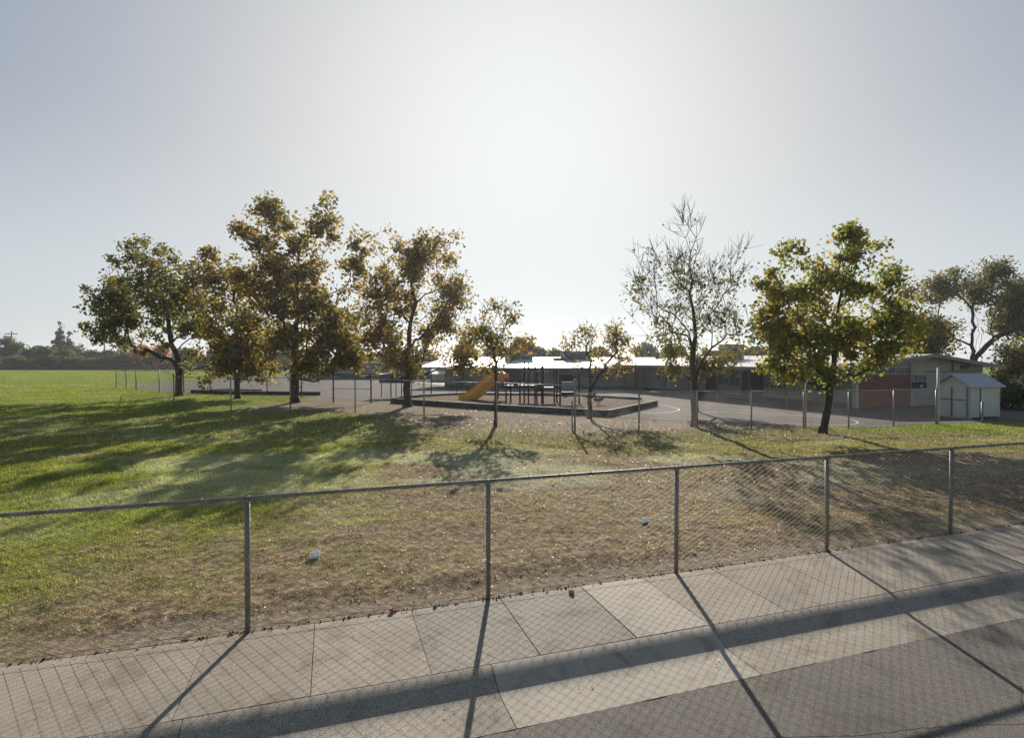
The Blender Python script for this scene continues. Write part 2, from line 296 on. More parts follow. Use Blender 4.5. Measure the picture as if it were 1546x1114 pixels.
INF = [at(262, 618), at(348, 621), at(438, 621.5), at(536, 622), at(640, 637), at(750, 644), at(868, 656)]       # inner fence, taller left part
INR = [at(868, 656), at(965, 651), at(1053, 649), at(1135, 648.5), at(1214, 646.5), at(1282, 646.5), at(1350, 643.5), at(1414, 641), at(1484, 639), at(1560, 636)]
_ix = np.array([p[0] for p in INF] + [p[0] for p in INR[1:]]); _iy = np.array([p[1] for p in INF] + [p[1] for p in INR[1:]])
ASPH = [at(*p) for p in [(195, 586.5), (300, 594.5), (480, 600), (590, 609.5), (760, 619.5), (917, 629.5), (962, 632.5), (1050, 638), (1135, 641), (1215, 644.5), (1290, 646), (1350, 644), (1415, 640), (1546, 636), (1750, 630)]]
_ax = np.array([p[0] for p in ASPH]); _ay = np.array([p[1] for p in ASPH])
def fields(X, Yw):
    u = X * FD[0] + (Yw - FC) * FD[1]; v = X * FN[0] + (Yw - FC) * FN[1]
    n = fbm(X * .22, Yw * .22, 3); n2 = fbm(X * .8, Yw * .8, 9)
    g = sstep(-3.2, -6.8, X + (n - .5) * 7 + (n2 - .5) * 1.5 - (Yw - 8) * .06)
    g2 = sstep(16, 18.5, Yw + (n - .5) * 5) * sstep(25.5, 22.5, Yw + (n2 - .5) * 3) * .42
    g3 = sstep(21.5, 23, Yw + (n2 - .5) * 1.5) * sstep(12, 15, X)
    far = sstep(27, 31, Yw) * sstep(-14, -18, X)
    g = np.clip(np.maximum.reduce([g * (.78 + .5 * (n2 - .5)), g2, g3, far * (1.1 + .5 * (n - .5))]), 0, 1)
    # bare strip along the kerbside fence
    d = sstep(.62, .30, v + (n2 - .5) * .35 - (u < -3) * .15 * 0)
    d = d * (1 - .75 * sstep(-4.0, -6.0, u))
    iy = np.interp(X, _ix, _iy)
    dd = sstep(-1.2, .6, Yw - iy + (n2 - .5) * 2.2) * sstep(-17, -14.5, X + (n - .5) * 3) * (X < 13)
    d = np.clip(np.maximum(d, dd * .92), 0, 1)
    # worn path in the green part
    w = np.exp(-((Yw - 17.2 + (X + 14) * .25) / .45) ** 2) * sstep(-9, -12, X)
    d = np.maximum(d, w * .5)
    return g, d, u, v, n2
def pale(X, Yw):  # pale straw patches: grazing sunlight on the lawn put into its colour
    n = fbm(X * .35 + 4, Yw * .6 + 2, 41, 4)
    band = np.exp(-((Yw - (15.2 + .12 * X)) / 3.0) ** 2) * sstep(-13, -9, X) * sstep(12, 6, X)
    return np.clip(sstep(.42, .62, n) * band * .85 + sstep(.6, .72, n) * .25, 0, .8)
# lawn sheet
us = np.unique(np.concatenate([np.linspace(-420, -60, 25), np.linspace(-60, -14, 70), np.linspace(-14, 22, 280), np.linspace(22, 60, 50), np.linspace(60, 420, 20)]))
vsn = np.concatenate([[0.0], .05 * 1.0 * np.arange(1, 60) , 3.0 + np.cumsum(.06 * 1.035 ** np.arange(140))])
vsn = np.concatenate([vsn[vsn < 420], [vsn[-1] * 1.6]]) if vsn[-1] < 420 else vsn
vsn = vsn[vsn <= 430]; vsn[-1] = 430
U, V = np.meshgrid(us, vsn); X = FD[0] * U + FN[0] * V; Yw = FC + FD[1] * U + FN[1] * V
g, d, _, _, n2 = fields(X, Yw)
def relief(X, Yw, U, V, d):
    fa = sstep(.3, 3.5, np.interp(X, _ax, _ay, left=60, right=28) - Yw); fade = sstep(.0, .8, V) * sstep(19, 12, V) * fa
    z = ((fbm(X * 1.2, Yw * 1.2, 21, 4) - .5) * .12 + (fbm(X * 5, Yw * 5, 25, 3) - .5) * .045) * fade * (1 - .7 * d)
    z = z + .045 * sstep(.25, .9, V) * sstep(19, 12, V) * fa
    return z
Z = relief(X, Yw, U, V, d)
nr, nc = X.shape; idx = np.arange(nr * nc).reshape(nr, nc)
fc = np.stack([idx[:-1, :-1], idx[:-1, 1:], idx[1:, 1:], idx[1:, :-1]], -1).reshape(-1, 4)
lawn = fast_mesh('lawn', np.stack([X, Yw, Z], -1).reshape(-1, 3), fc, M['lawn'], smooth=True, kind='structure')
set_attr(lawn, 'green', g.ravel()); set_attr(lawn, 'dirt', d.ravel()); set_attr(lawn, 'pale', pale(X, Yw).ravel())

# playground asphalt
ring = ASPH + [(75, 34), (75, 120), at(700, 566), at(420, 566.5), at(270, 574), at(205, 580)]
MB().add([(x, y, .012) for x, y in ring], [tuple(range(len(ring)))]).build('playground_asphalt', M['asphalt'], kind='structure')
# pale concrete apron in front of the far classroom wing
MB().add([(*at(x, y), .018) for x, y in [(620, 577), (700, 576.5), (760, 587), (985, 587.6), (1003, 593.5), (960, 594), (870, 592), (770, 590)]], [tuple(range(8))]).build('concrete_apron', M['concrete_light'], kind='structure')

# sidewalk: single slabs
sw = thing('sidewalk', (*uv2xy(0, 0), 0), FANG, kind='structure')
MB().box((20, -.725, -.16), (120, 1.45, .16)).build('base_course', M['joint'], sw)
slab_u = [-3.46 - 1.09 * k for k in range(9, 0, -1)] + [-3.46, -2.37, -1.28, -.17, .95, 1.885] + [1.885 + 1.12 * k for k in range(1, 22)]
def slab_bm(L, W=1.442, g_=.006, t=.08, bv=.006):
    x0, x1, y0, y1 = g_, L - g_, -W, -.004
    m = MB(); m.add([(x0, y0, -t), (x1, y0, -t), (x1, y1, -t), (x0, y1, -t), (x0, y0, -bv), (x1, y0, -bv), (x1, y1, -bv), (x0, y1, -bv),
                     (x0 + bv, y0 + bv, 0), (x1 - bv, y0 + bv, 0), (x1 - bv, y1 - bv, 0), (x0 + bv, y1 - bv, 0)],
                    [(0, 1, 5, 4), (1, 2, 6, 5), (2, 3, 7, 6), (3, 0, 4, 7), (4, 5, 9, 8), (5, 6, 10, 9), (6, 7, 11, 10), (7, 4, 8, 11), (8, 9, 10, 11)])
    return m
for a, b in zip(slab_u[:-1], slab_u[1:]):
    mt = M['concrete_light'] if abs(a - .95) < .01 else (M['concrete_aged'] if -1.3 < a < .9 else M['concrete'])
    o = slab_bm(b - a, g_=.001 if (a < -3.5 or a > 2 or abs(a+2.37)<.01 or abs(a+1.28)<.01) else .004, bv=.002 if (a < -3.5 or a > 2) else .004).build('paving_slab', mt, sw); o.location = (a, 0, random.uniform(-.004, .002))
    if mt is M['concrete_light']: o['label'] = 'pale newer paving slab'
# kerb segments with a rolled face
kerb = thing('kerb', (*uv2xy(0, 0), 0), FANG, kind='structure')
prof = [(-1.452, -.002), (-1.48, -.005), (-1.51, -.011), (-1.54, -.020), (-1.58, -.036), (-1.62, -.056), (-1.66, -.078), (-1.70, -.098), (-1.735, -.112), (-1.77, -.120), (-1.82, -.125), (-1.88, -.127), (-1.95, -.127), (-2.10, -.124), (-2.262, -.121)]
ku = [-3.37 - 2.67 * k for k in range(4, 0, -1)] + [-3.37, -.70, 1.87, 4.54] + [4.54 + 2.67 * k for k in range(1, 10)]
_pa = np.array(prof); _t = np.concatenate([[0], np.cumsum(np.hypot(*np.diff(_pa, axis=0).T))]); _tt = np.concatenate([np.linspace(0, _t[11], 44), _t[12:]])
_k = np.array([1, 2, 3, 2, 1]) / 9; _zz = np.interp(_tt, _t, _pa[:, 1]); _yy = np.interp(_tt, _t, _pa[:, 0]); _zs = np.convolve(np.pad(_zz, 2, mode='edge'), _k, 'valid'); prof = list(zip(_yy.tolist(), _zs.tolist()))
for a, b in zip(ku[:-1], ku[1:]):
    m = MB(); L = b - a; pr = prof + [(-2.262, -.3), (-1.452, -.3)]; n = len(pr)
    m.add([(.004, y, z) for y, z in pr] + [(L - .004, y, z) for y, z in pr], [tuple(range(n)), tuple(range(2 * n - 1, n - 1, -1))] + [(i, (i + 1) % n, n + (i + 1) % n, n + i) for i in range(n)])
    me = m.mesh('kerb_segment', M['concrete_light'] if abs(a + .7) < .01 else M['kerb'])
    o = tag(link(bpy.data.objects.new('kerb_segment', me), kerb)); o.location = (a, 0, 0)
    if abs(a + .7) < .01: o['label'] = 'pale newer kerb and gutter segment'
# road with a slightly ragged edge against the gutter
nu = 900; uu = np.linspace(-40, 60, nu); edge = -2.266 + (fbm(uu * 3, uu * 0, 31) - .5) * .05 + (fbm(uu * 14, uu * 0, 33) - .5) * .02 - np.where((uu > -.8) & (uu < .9), .0, 0)
rv = []; rf = []
for i, x in enumerate(uu): rv += [(x, float(edge[i]), -.1225), (x, -45, -.05)]
for i in range(nu - 1): rf.append((2 * i, 2 * i + 1, 2 * i + 3, 2 * i + 2))
o = MB().add(rv, rf).build('road', M['road'], kind='structure'); o.location = (*uv2xy(0, 0), 0); o.rotation_euler.z = FANG
# painted court lines
def ribbon(pts, w, z=.017):
    m = MB(); P_ = [Vector((p[0], p[1])) for p in pts]; vs_ = []
    for i, p in enumerate(P_):
        t = (P_[min(i + 1, len(P_) - 1)] - P_[max(i - 1, 0)]).normalized(); q = Vector((-t.y, t.x)) * w / 2
        vs_ += [(p.x + q.x, p.y + q.y, z), (p.x - q.x, p.y - q.y, z)]
    return m.add(vs_, [(2 * i, 2 * i + 1, 2 * i + 3, 2 * i + 2) for i in range(len(P_) - 1)])
def crack(pts, w, z, n=60, seed=1):
    rc = np.random.default_rng(seed); P_ = [np.array(uv2xy(*p)) for p in pts]; out = []
    for a_, b_ in zip(P_[:-1], P_[1:]):
        for t_ in np.linspace(0, 1, n, endpoint=False): out.append(a_ * (1 - t_) + b_ * t_)
    out = np.array(out) + np.cumsum(rc.normal(0, .006, (len(out), 2)), 0) * .8
    return ribbon([tuple(p) for p in out], w, z)
crack([(-3, -3.3), (1.2, -3.0), (3.5, -3.6), (9, -3.2)], .007, -.1165, seed=3).build('road_crack', M['joint'], kind='structure')
crack([(3.5, -3.6), (4.4, -2.9), (4.6, -2.33)], .005, -.1165, seed=5).build('road_crack', M['joint'], kind='structure')
crack([(-2.1, -.12), (-1.9, -.6), (-1.55, -.9)], .003, .0035, seed=6).build('sidewalk_crack', M['joint'], kind='structure')
crack([(4.6, -.3), (4.3, -.8), (4.45, -1.35)], .003, .0035, seed=7).build('sidewalk_crack', M['joint'], kind='structure')
cx, cy = at(946, 616.3)
ribbon([(cx + 3.1 * math.cos(a), cy + 3.4 * math.sin(a)) for a in np.linspace(-1.5, 1.35, 40)], .09).build('painted_circle_line', M['line'], kind='structure')
pts = []
L1, L2 = at(1078, 627), at(1245, 635.5)
c1 = np.array(L1); c2 = np.array(L2); ax = (c2 - c1) / np.linalg.norm(c2 - c1); nx = np.array([-ax[1], ax[0]]); rr = 2.1
for a in np.linspace(math.pi / 2, 3 * math.pi / 2, 20): pts.append(c1 + ax * math.cos(a) * .9 + nx * math.sin(a) * rr)
for a in np.linspace(-math.pi / 2, math.pi / 2, 24): pts.append(c2 + ax * math.cos(a) * 1.4 + nx * math.sin(a) * rr)
pts.append(pts[0]); ribbon(pts, .07).build('painted_court_line', M['line'], kind='structure')
ribbon([at(1090, 617), at(1160, 622.5), at(1245, 631)], .06, .021).build('painted_lane_line', M['line'], kind='structure')

# ------------------------------------------------------------------ fences
def chain_mesh(w, h, pitch=.066, r=.0026, sides=3, step=.034):
    """woven zigzag wires, one bay; joined because a single diamond is a few pixels wide"""
    n = int(w / pitch); k = int(h / step); V_ = []; Fc = []; pitch = w / n; step = h / k; base = 0
    zz = np.arange(k + 1) * step
    for i in range(n + 1):
        x0 = i * pitch
        xs = x0 + np.where((np.arange(k + 1) + i) % 2 == 0, -.5, .5) * pitch * 1.02; xs = np.clip(xs, 0, w)
        ys = np.where((np.arange(k + 1) + i) % 2 == 0, -.002, .002)
        P = np.stack([xs, ys, zz], -1)
        for s in range(sides):
            a = 2 * math.pi * s / sides; V_.append(P + np.array([math.cos(a) * r * 1.2, math.sin(a) * r, 0]))
        for j in range(k):
            for s in range(sides):
                s2 = (s + 1) % sides; Fc.append((base + s * (k + 1) + j, base + s2 * (k + 1) + j, base + s2 * (k + 1) + j + 1, base + s * (k + 1) + j + 1))
        base += sides * (k + 1)
    me = bpy.data.meshes.new('chain_link_mesh'); me.from_pydata(np.concatenate(V_).tolist(), [], Fc); me.materials.append(M['wire']); return me

def post_mesh(h, r, name='post', cap=True, material=None):
    m = MB().tube([(0, 0, -.1), (0, 0, h)], r, 10)
    if cap: m.tube([(0, 0, h - .035), (0, 0, h - .005)], r * 1.22, 10).tube([(0, 0, h), (0, 0, h + .02), (0, 0, h + .03)], [r * 1.1, r * .8, r * .2], 10)
    return m.mesh(name, material or M['galv'], True)

# kerbside fence
ff = thing('chain_link_fence', (*uv2xy(0, 0), 0), FANG, label='waist-high galvanised chain-link fence running beside the sidewalk in the foreground', cat='fence')
SP = 2.752; PU = [-.314 + SP * k for k in range(-5, 10)]
pm = post_mesh(1.475, .029); bay = chain_mesh(SP, 1.44)
for i, u in enumerate(PU):
    o = link(bpy.data.objects.new('post', pm), ff); o.location = (u, .0, 0); o.rotation_euler = (random.uniform(-.006, .006), random.uniform(-.006, .006), random.random())
    if i < len(PU) - 1:
        o = link(bpy.data.objects.new('chain_link_mesh', bay), ff); o.location = (u, -.034, .03); o['kind'] = 'stuff'
rm = MB().tube([(PU[0] - .1, 0, 1.485), (PU[-1] + .1, 0, 1.485)], .0205, 10).mesh('top_rail', M['galv'], True)
link(bpy.data.objects.new('top_rail', rm), ff)
# knuckled wire ends rising over the rail, tie wires
tw = MB()
for k in range(int((PU[-1] - PU[0]) / .0725)):
    x = PU[0] + k * .0725; zj = random.uniform(-.004, .006)
    tw.tube([(x - .018, -.034, 1.455), (x, -.030, 1.512 + zj), (x + .016, -.036, 1.458)], .0032, 3, False)
for k in range(int((PU[-1] - PU[0]) / .46)):
    x = PU[0] + k * .46 + random.uniform(-.05, .05); tw.tube([(x, -.036, 1.46), (x, -.022, 1.505), (x, .012, 1.51), (x, .022, 1.485), (x, 0, 1.46), (x, -.036, 1.46)], .003, 3, False)
tw.build('wire_knuckles', M['wire'], ff, kind='stuff')
bw = MB().tube([(PU[0], -.036, .06), (PU[-1], -.036, .06)], .0025, 4).build('bottom_wire', M['wire'], ff)

def fence_run(name, pts, h, r, label, group=None, rail_z=None, heights=None, mat_=None, mid=None, mesh=True):
    o0 = pts[0]; root = thing(name, (o0[0], o0[1], 0), 0, label=label, cat='fence', group=group)
    pmesh = post_mesh(h, r, material=mat_)
    bayme = chain_mesh(2.5, h - .06, pitch=.075, r=.0036, step=.0375) if mesh else None
    for i, p in enumerate(pts):
        x, y = p[0] - o0[0], p[1] - o0[1]; hh = heights.get(i) if heights else None
        ob = link(bpy.data.objects.new('post', pmesh if not hh else post_mesh(hh, r * 1.15, material=mat_)), root); ob.location = (x, y, 0)
        if i < len(pts) - 1:
            q = pts[i + 1]; dx, dy = q[0] - p[0], q[1] - p[1]; L = math.hypot(dx, dy); ang = math.atan2(dy, dx)
            rl = link(bpy.data.objects.new('top_rail', MB().tube([(.0, 0, 0), (L, 0, 0)], .024, 6).mesh('top_rail', M['rail'], True)), root)
            rl.location = (x, y, h - .02); rl.rotation_euler.z = ang
            if mesh:
                cm = link(bpy.data.objects.new('chain_link_mesh', bayme), root); cm.location = (x + .03 * dy / L, y - .03 * dx / L, .03); cm.rotation_euler.z = ang; cm.scale.x = L / 2.5; cm['kind'] = 'stuff'
            if mid and mid[0] <= i < mid[1]:
                ml = link(bpy.data.objects.new('mid_rail', MB().tube([(0, 0, 0), (L, 0, 0)], .022, 6).mesh('mid_rail', mat_ or M['galv'], True)), root); ml.location = (x, y, h * .5); ml.rotation_euler.z = ang
    return root
fence_run('chain_link_fence', INF, 1.98, .034, 'tall chain-link fence across the middle of the lawn, in front of the playground box', heights={6: 2.2, 0: 2.15}, mat_=M['rail'])
fence_run('chain_link_fence', INR[:-2], 1.66, .032, 'low chain-link fence between the lawn and the painted ball court, ending at the shed', mat_=M['rail'])
FAR = [at(175, 586.5), at(190, 588), at(205, 589), at(240, 592.2), at(277, 592.5), at(317, 592), at(360, 593), at(403, 594), at(455, 600), at(503, 607.5), at(560, 608.5), at(590, 600), at(651, 597)]
fence_run('chain_link_fence', FAR, 1.95, .045, 'far chain-link fence with a double gate behind the leafy trees, bounding the playground asphalt', heights={9: 2.3, 10: 2.0}, mid=(9, 10), mat_=M['dark_steel'], mesh=True)
fence_run('chain_link_fence', [at(262, 618), at(240, 592.5)], 2.1, .035, 'short chain-link fence return beside the leftmost tree trunk')
# loose posts on the court and by the shed
def lone_post(px, base, top, r, label, cross=None, m='dark_steel'):
    x, y = at(px, base); h = CH - (top - HY) * y / F
    t = thing('steel_post', (x, y, 0), 0, label=label, cat='post')
    MB().tube([(0, 0, -.1), (0, 0, h)], r, 8).build('pole', M[m], t, True)
    if cross: MB().box((0, 0, h - cross[1] / 2), (cross[0], .06, cross[1])).build('head', M[m], t)
    else: MB().tube([(0, 0, h), (0, 0, h + .04)], [r * 1.3, r * .5], 8).build('cap', M[m], t)
lone_post(683, 591, 566, .04, 'thin dark post standing on the asphalt left of the orange slide')
lone_post(690, 592, 570, .05, 'dark post with a small square head left of the orange slide', (.33, .33))
lone_post(1217, 645, 577, .035, 'pale grey post left of the green-gold tree trunk', m='galv')
lone_post(864, 651, 606, .03, 'short grey stub post leaning by the fence corner near the forked tree', m='galv')
lone_post(1484, 638.5, 608, .05, 'short grey post in front of the shed', m='galv')
lone_post(1417, 641, 556, .06, 'tall pale gate post at the left edge of the shed', m='trim')

# ------------------------------------------------------------------ playground box, mulch, left pit
def wall_run(name, pts, h, t, label, cat, closed=False, z=.012):
    root = thing(name, (pts[0][0], pts[0][1], z), 0, label=label, cat=cat)
    n = len(pts); seg = range(n if closed else n - 1)
    for i in seg:
        p, q = np.array(pts[i]), np.array(pts[(i + 1) % n]); L = np.linalg.norm(q - p); ang = math.atan2(*(q - p)[::-1]); dd = (q - p) / L; k = max(1, int(L / 3.6))
        for j in range(k):
            c = p + dd * L * (j + .5) / k - np.array(pts[0])
            MB().box((c[0], c[1], h / 2), (L / k - .012 - (.0 if j else t * .5), t, h + random.uniform(-.012, .012)), ang).build('border_board', M['timber'], root)
    return root
BX = [at(590, 608.5), at(745, 619.3), at(918, 629.3), at(992, 612.3)]
wall_run('playground_border', BX, .34, .14, 'dark plank border of the play area, near side, in front of the climbing frame', 'border')
BX2 = [at(969, 606), at(878, 600.5), at(700, 597.5), at(636, 601), at(592, 606)]
wall_run('playground_border', BX2, .26, .12, 'dark plank border of the play area, far side, behind the climbing frame', 'border')
mp_ = BX + BX2
MB().add([(x, y, .11) for x, y in mp_], [tuple(range(len(mp_)))]).build('mulch_bed', M['mulch'], kind='structure')
PT = [at(288, 593.5), at(345, 595.5), at(483, 597), ]
wall_run('playground_border', PT, .30, .14, 'dark low border of the empty pit behind the left trees', 'border')
wall_run('playground_border', [at(395, 590), at(340, 589), at(288, 591)], .12, .14, 'thin dark far edge of the empty pit behind the left trees', 'border')

# ------------------------------------------------------------------ play structure, slide, riders
def P3(px, base, h=0):
    x, y = at(px, base, .11); return (x, y, h)
ps = thing('climbing_frame', (*at(800, 611), .1), 0, label='dark climbing frame with decks, posts and ladder bars in the mulch play area', cat='climbing frame')
ox, oy = at(800, 611)
SC = oy / F
def lx(px): return (px - 800) * SC
def hz(py): return CH - (py - HY) * SC - .1
postdat = [(764, 0, 572), (771, .9, 575), (785, 0, 574), (792, .8, 547), (799, 1.6, 548), (808, .3, 547), (812, 1.4, 560), (819, 0, 553), (837, 0, 559), (843, 1.3, 560)]
for px, dy, ty in postdat:
    x = lx(px); r = .055 if px != 819 else .10
    MB().tube([(x, dy, -.05), (x, dy, hz(ty))], r, 8).tube([(x, dy, hz(ty)), (x, dy, hz(ty) + .05)], [r * 1.2, r * .5], 8).build('post', M['play_dark'], ps, True)
def deck(x0, x1, y0, y1, z): MB().box(((x0 + x1) / 2, (y0 + y1) / 2, z), (x1 - x0, y1 - y0, .10)).build('deck', M['play_dark'], ps)
deck(lx(762), lx(775), -.1, 1.2, hz(583)); deck(lx(783), lx(814), -.1, 1.7, hz(583)); deck(lx(817), lx(838), -.2, 1.3, hz(586))
for a, b, py in [(783, 814, 573), (783, 814, 576.5), (800, 838, 561), (775, 786, 590), (786, 838, 594), (819, 838, 583), (819, 838, 589.5), (763, 776, 577)]:
    MB().tube([(lx(a), .05, hz(py)), (lx(b), .05, hz(py))], .035, 6).build('rail', M['play_dark'] if py > 562 else M['play_grey'], ps, True)
for k in range(6):
    x = lx(786 + k * 5.2); MB().tube([(x, -.06, hz(583)), (x, -.06, hz(574))], .016, 5).build('baluster', M['play_dark'], ps)
MB().tube([(lx(815.5), -.25, hz(590)), (lx(815.5), -.25, hz(587)), (lx(815.5), -.25, hz(581)), (lx(815.5), -.25, hz(578.5))], [.15, .21, .21, .13], 12).build('drum_toy', M['play_dark'], ps, True)
# bubble panel at the right, on its two posts
cp = thing('play_panel', (*at(856, 613), .1), 0, label='grey play panel with an oval window at the right end of the climbing frame', cat='play panel')
def px_(p): return (p - 856) * SC
for p, ty in ((846, 562), (868, 560), (874, 562)): MB().tube([(px_(p), 0, -.05), (px_(p), 0, hz(ty))], .06, 8).build('post', M['play_dark'], cp, True)
MB().box((px_(857), 0, hz(569)), (.78, .06, .42)).build('roof_panel', M['play_dark'], cp)
MB().box((px_(857), -.02, hz(581.5)), (.76, .05, .52)).build('panel', M['play_grey'], cp)
m = MB(); pts = [(px_(857) + .27 * math.cos(a), -.05, hz(581.5) + .16 * math.sin(a)) for a in np.linspace(0, 2 * math.pi, 17)]
m.tube(pts, .03, 6, False).build('window_rim', M['trim'], cp, True)
MB().box((px_(857), 0, hz(592.5)), (.78, .5, .20)).build('step_box', M['play_dark'], cp)
MB().tube([(px_(850), -.3, hz(598)), (px_(858), -.3, hz(596)), (px_(868), -.3, hz(594))], .04, 6).build('hand_bar', M['play_grey'], cp, True)
# slide: open chute with side walls
sl = thing('slide', (*at(722, 604), .1), 0, label='orange plastic slide sloping down to the left of the climbing frame', cat='slide')
sx0, sy0 = at(722, 604); s2 = sy0 / F
path = [(698, 604.5), (708, 603), (716, 600.5), (724, 595.5), (732, 588.5), (740, 580.5), (748, 574), (758, 572.5)]
secs = []
for i, (px, py) in enumerate(path):
    x = (px - 722) * s2; z = CH - (py - HY) * s2 - .1; y = -1.1 + 1.3 * i / 7 - .25
    secs.append((x, y, z))
prof_s = [(-.36, .34), (-.33, .36), (-.30, .10), (-.22, .02), (0, 0), (.22, .02), (.30, .10), (.33, .36), (.36, .34), (.34, -.02), (.22, -.07), (0, -.08), (-.22, -.07), (-.34, -.02)]
m = MB(); vs_ = []; n = len(prof_s)
for i, s in enumerate(secs):
    a = Vector(secs[max(i - 1, 0)]); b = Vector(secs[min(i + 1, len(secs) - 1)]); t = (b - a).normalized(); side = t.cross(Vector((0, 0, 1))).normalized(); up = side.cross(t)
    for (w, h) in prof_s: vs_.append(Vector(s) + side * w * 1.5 + up * h * (1.75 if i > 1 else 1.3))
m.add(vs_, [(i * n + k, i * n + (k + 1) % n, (i + 1) * n + (k + 1) % n, (i + 1) * n + k) for i in range(len(secs) - 1) for k in range(n)] + [tuple(range(n)), tuple((len(secs) - 1) * n + k for k in range(n))])
m.build('chute', M['slide'], sl, True)
hx = (760 - 722) * s2; hzv = CH - (570 - HY) * s2 - .1
MB().tube([(hx - .18, .3, hzv - .25), (hx - .1, .3, hzv + .1), (hx + .0, .3, hzv + .22), (hx + .2, .3, hzv + .15), (hx + .26, .3, hzv - .2)], .2, 12).build('hood', M['slide2'], sl, True)
for p in (748, 752): MB().tube([((p - 722) * s2, .2, -.1), ((p - 722) * s2, .2, CH - (576 - HY) * s2 - .2)], .045, 8).build('support_leg', M['play_dark'], sl)
def rider(px, base, label):
    x, y = at(px, base, .1); t = thing('spring_rider', (x, y, .1), .4, label=label, cat='spring rider')
    MB().tube([(.0 + .09 * math.cos(a), .09 * math.sin(a), a * .016) for a in np.linspace(0, 6 * math.pi, 44)], .018, 5).build('spring', M['dark_steel'], t, True)
    MB().tube([(-.34, 0, .42), (-.22, 0, .36), (0, 0, .34), (.2, 0, .38), (.33, 0, .50), (.40, 0, .60)], [.07, .12, .13, .11, .09, .05], 10).build('body', M['play_dark'], t, True)
    MB().tube([(.26, -.16, .58), (.26, .16, .58)], .02, 6).build('handle', M['play_grey'], t)
rider(904, 611.5, 'small dark spring rider alone on the mulch, right of the forked tree')
rider(891.5, 606.5, 'small dark spring rider half hidden by the trunk of the forked tree')

# blue board
bx, by = at(599, 599.5); bb = thing('blue_board', (bx, by, .012), 0, label='wide blue board on slim posts at the edge of the asphalt', cat='board')
zt, zb = CH - (563.5 - HY) * by / F, CH - (578.5 - HY) * by / F; wd = 53 * by / F
MB().box((0, 0, (zt + zb) / 2), (wd, .05, zt - zb)).build('panel', M['blue_board'], bb)
MB().box((0, -.03, zt - .0), (wd + .06, .1, .05)).build('frame', M['play_grey'], bb)
for dx in (-.44, -.03, .13, .42): MB().tube([(dx * wd, .06, 0), (dx * wd, .06, zt - .03)], .035, 8).build('leg', M['dark_steel'], bb)

# ------------------------------------------------------------------ buildings
def frame_obj(name, o, ang, **k): return thing(name, (o[0], o[1], 0), ang, **k)
WA = math.atan2(.348, .937)
wg = frame_obj('school_wing', (21.0, 33.9), WA, label='long low classroom wing with red brick gable end and white roof at right', cat='building')
# local x along the gable end, local y back along the wing
LW, LL, RH, EH, REH = 12.2, 23.5, 3.36, 2.5, 2.55
def roof_h(x):
    return EH + (RH - EH) * (x + 2.5) / 8.5 if x <= 6 else RH - (RH - REH) * (x - 6) / 7.2
wallp = MB()
def gable_poly(y): return [(5.0, y, 0), (LW, y, 0), (LW, y, roof_h(LW) - .12), (6, y, roof_h(6) - .12), (5.0, y, roof_h(5) - .12)]
gp = gable_poly(0) + gable_poly(.25); wallp.add(gp, [(0, 1, 2, 3, 4), (9, 8, 7, 6, 5)] + [(i, (i + 1) % 5, 5 + (i + 1) % 5, 5 + i) for i in range(5)])
wallp.build('gable_wall', M['wall'], wg)
MB().box((2.6, .14, 1.03), (4.7, .26, 2.06)).build('brick_wall', M['brick'], wg, label='red brick part of the gable end')
MB().add([(0.1, .05, 2.56), (5, .05, 2.56), (5, .05, roof_h(5) - .13), (.1, .05, roof_h(.1) - .13), (0.1, .25, 2.56), (5, .25, 2.56), (5, .25, roof_h(5) - .13), (.1, .25, roof_h(.1) - .13)], [(0, 1, 2, 3), (7, 6, 5, 4), (0, 4, 5, 1), (1, 5, 6, 2), (2, 6, 7, 3), (3, 7, 4, 0)]).build('upper_wall', M['wall_grey'], wg)
def window(x0, x1, z0, z1, root, y=-.02, npane=2, depth=.12, side='front', label=None):
    """frame with mullions and panes behind; side 'front' lies in local xz, 'side' in local yz"""
    f = MB(); w = .05; sw_ = side == 'side'
    def bx(a, b, c, d_, yy, t):
        cx_, cz_ = (a + b) / 2, (c + d_) / 2
        return ((yy, cx_, cz_), (t, b - a, d_ - c)) if sw_ else ((cx_, yy, cz_), (b - a, t, d_ - c))
    for args in ((x0, x1, z0, z0 + w), (x0, x1, z1 - w, z1), (x0, x0 + w, z0 + w, z1 - w), (x1 - w, x1, z0 + w, z1 - w)): f.box(*bx(*args, y, depth))
    for k in range(1, npane):
        xm = x0 + (x1 - x0) * k / npane; f.box(*bx(xm - w / 2, xm + w / 2, z0 + w, z1 - w, y, depth * .8))
    fo = f.build('window', M['trim'], root, label=label)
    for k in range(npane):
        a = x0 + (x1 - x0) * k / npane + w / 2; b = x0 + (x1 - x0) * (k + 1) / npane - w / 2
        g_ = MB().box(*bx(a, b, z0 + w, z1 - w, y, .02)).build('pane', M['teal_glass'], fo)
window(.15, 4.9, 2.07, 2.55, wg, npane=4, y=.14)
MB().box((5.75, -.02, 1.35), (1.35, .06, .42)).build('dark_panel', M['plinth'], wg); window(5.1, 6.4, 1.57, 2.08, wg, npane=3, y=-.03)
MB().box((5.9, -.05, 1.28), (.22, .09, .2)).build('wall_lamp', M['trim'], wg)
MB().box((9.2, -.015, 2.22), (5.9, .05, .06)).build('ledge', M['soffit'], wg)
MB().box((.0, -.03, 1.3), (.18, .3, 2.6)).build('corner_column', M['trim'], wg)
MB().box((9.0, -.02, 2.6), (.08, .06, .7)).build('vent_bar', M['soffit'], wg); MB().box((10.3, -.02, 2.5), (.9, .05, .28)).build('vent_panel', M['soffit'], wg)
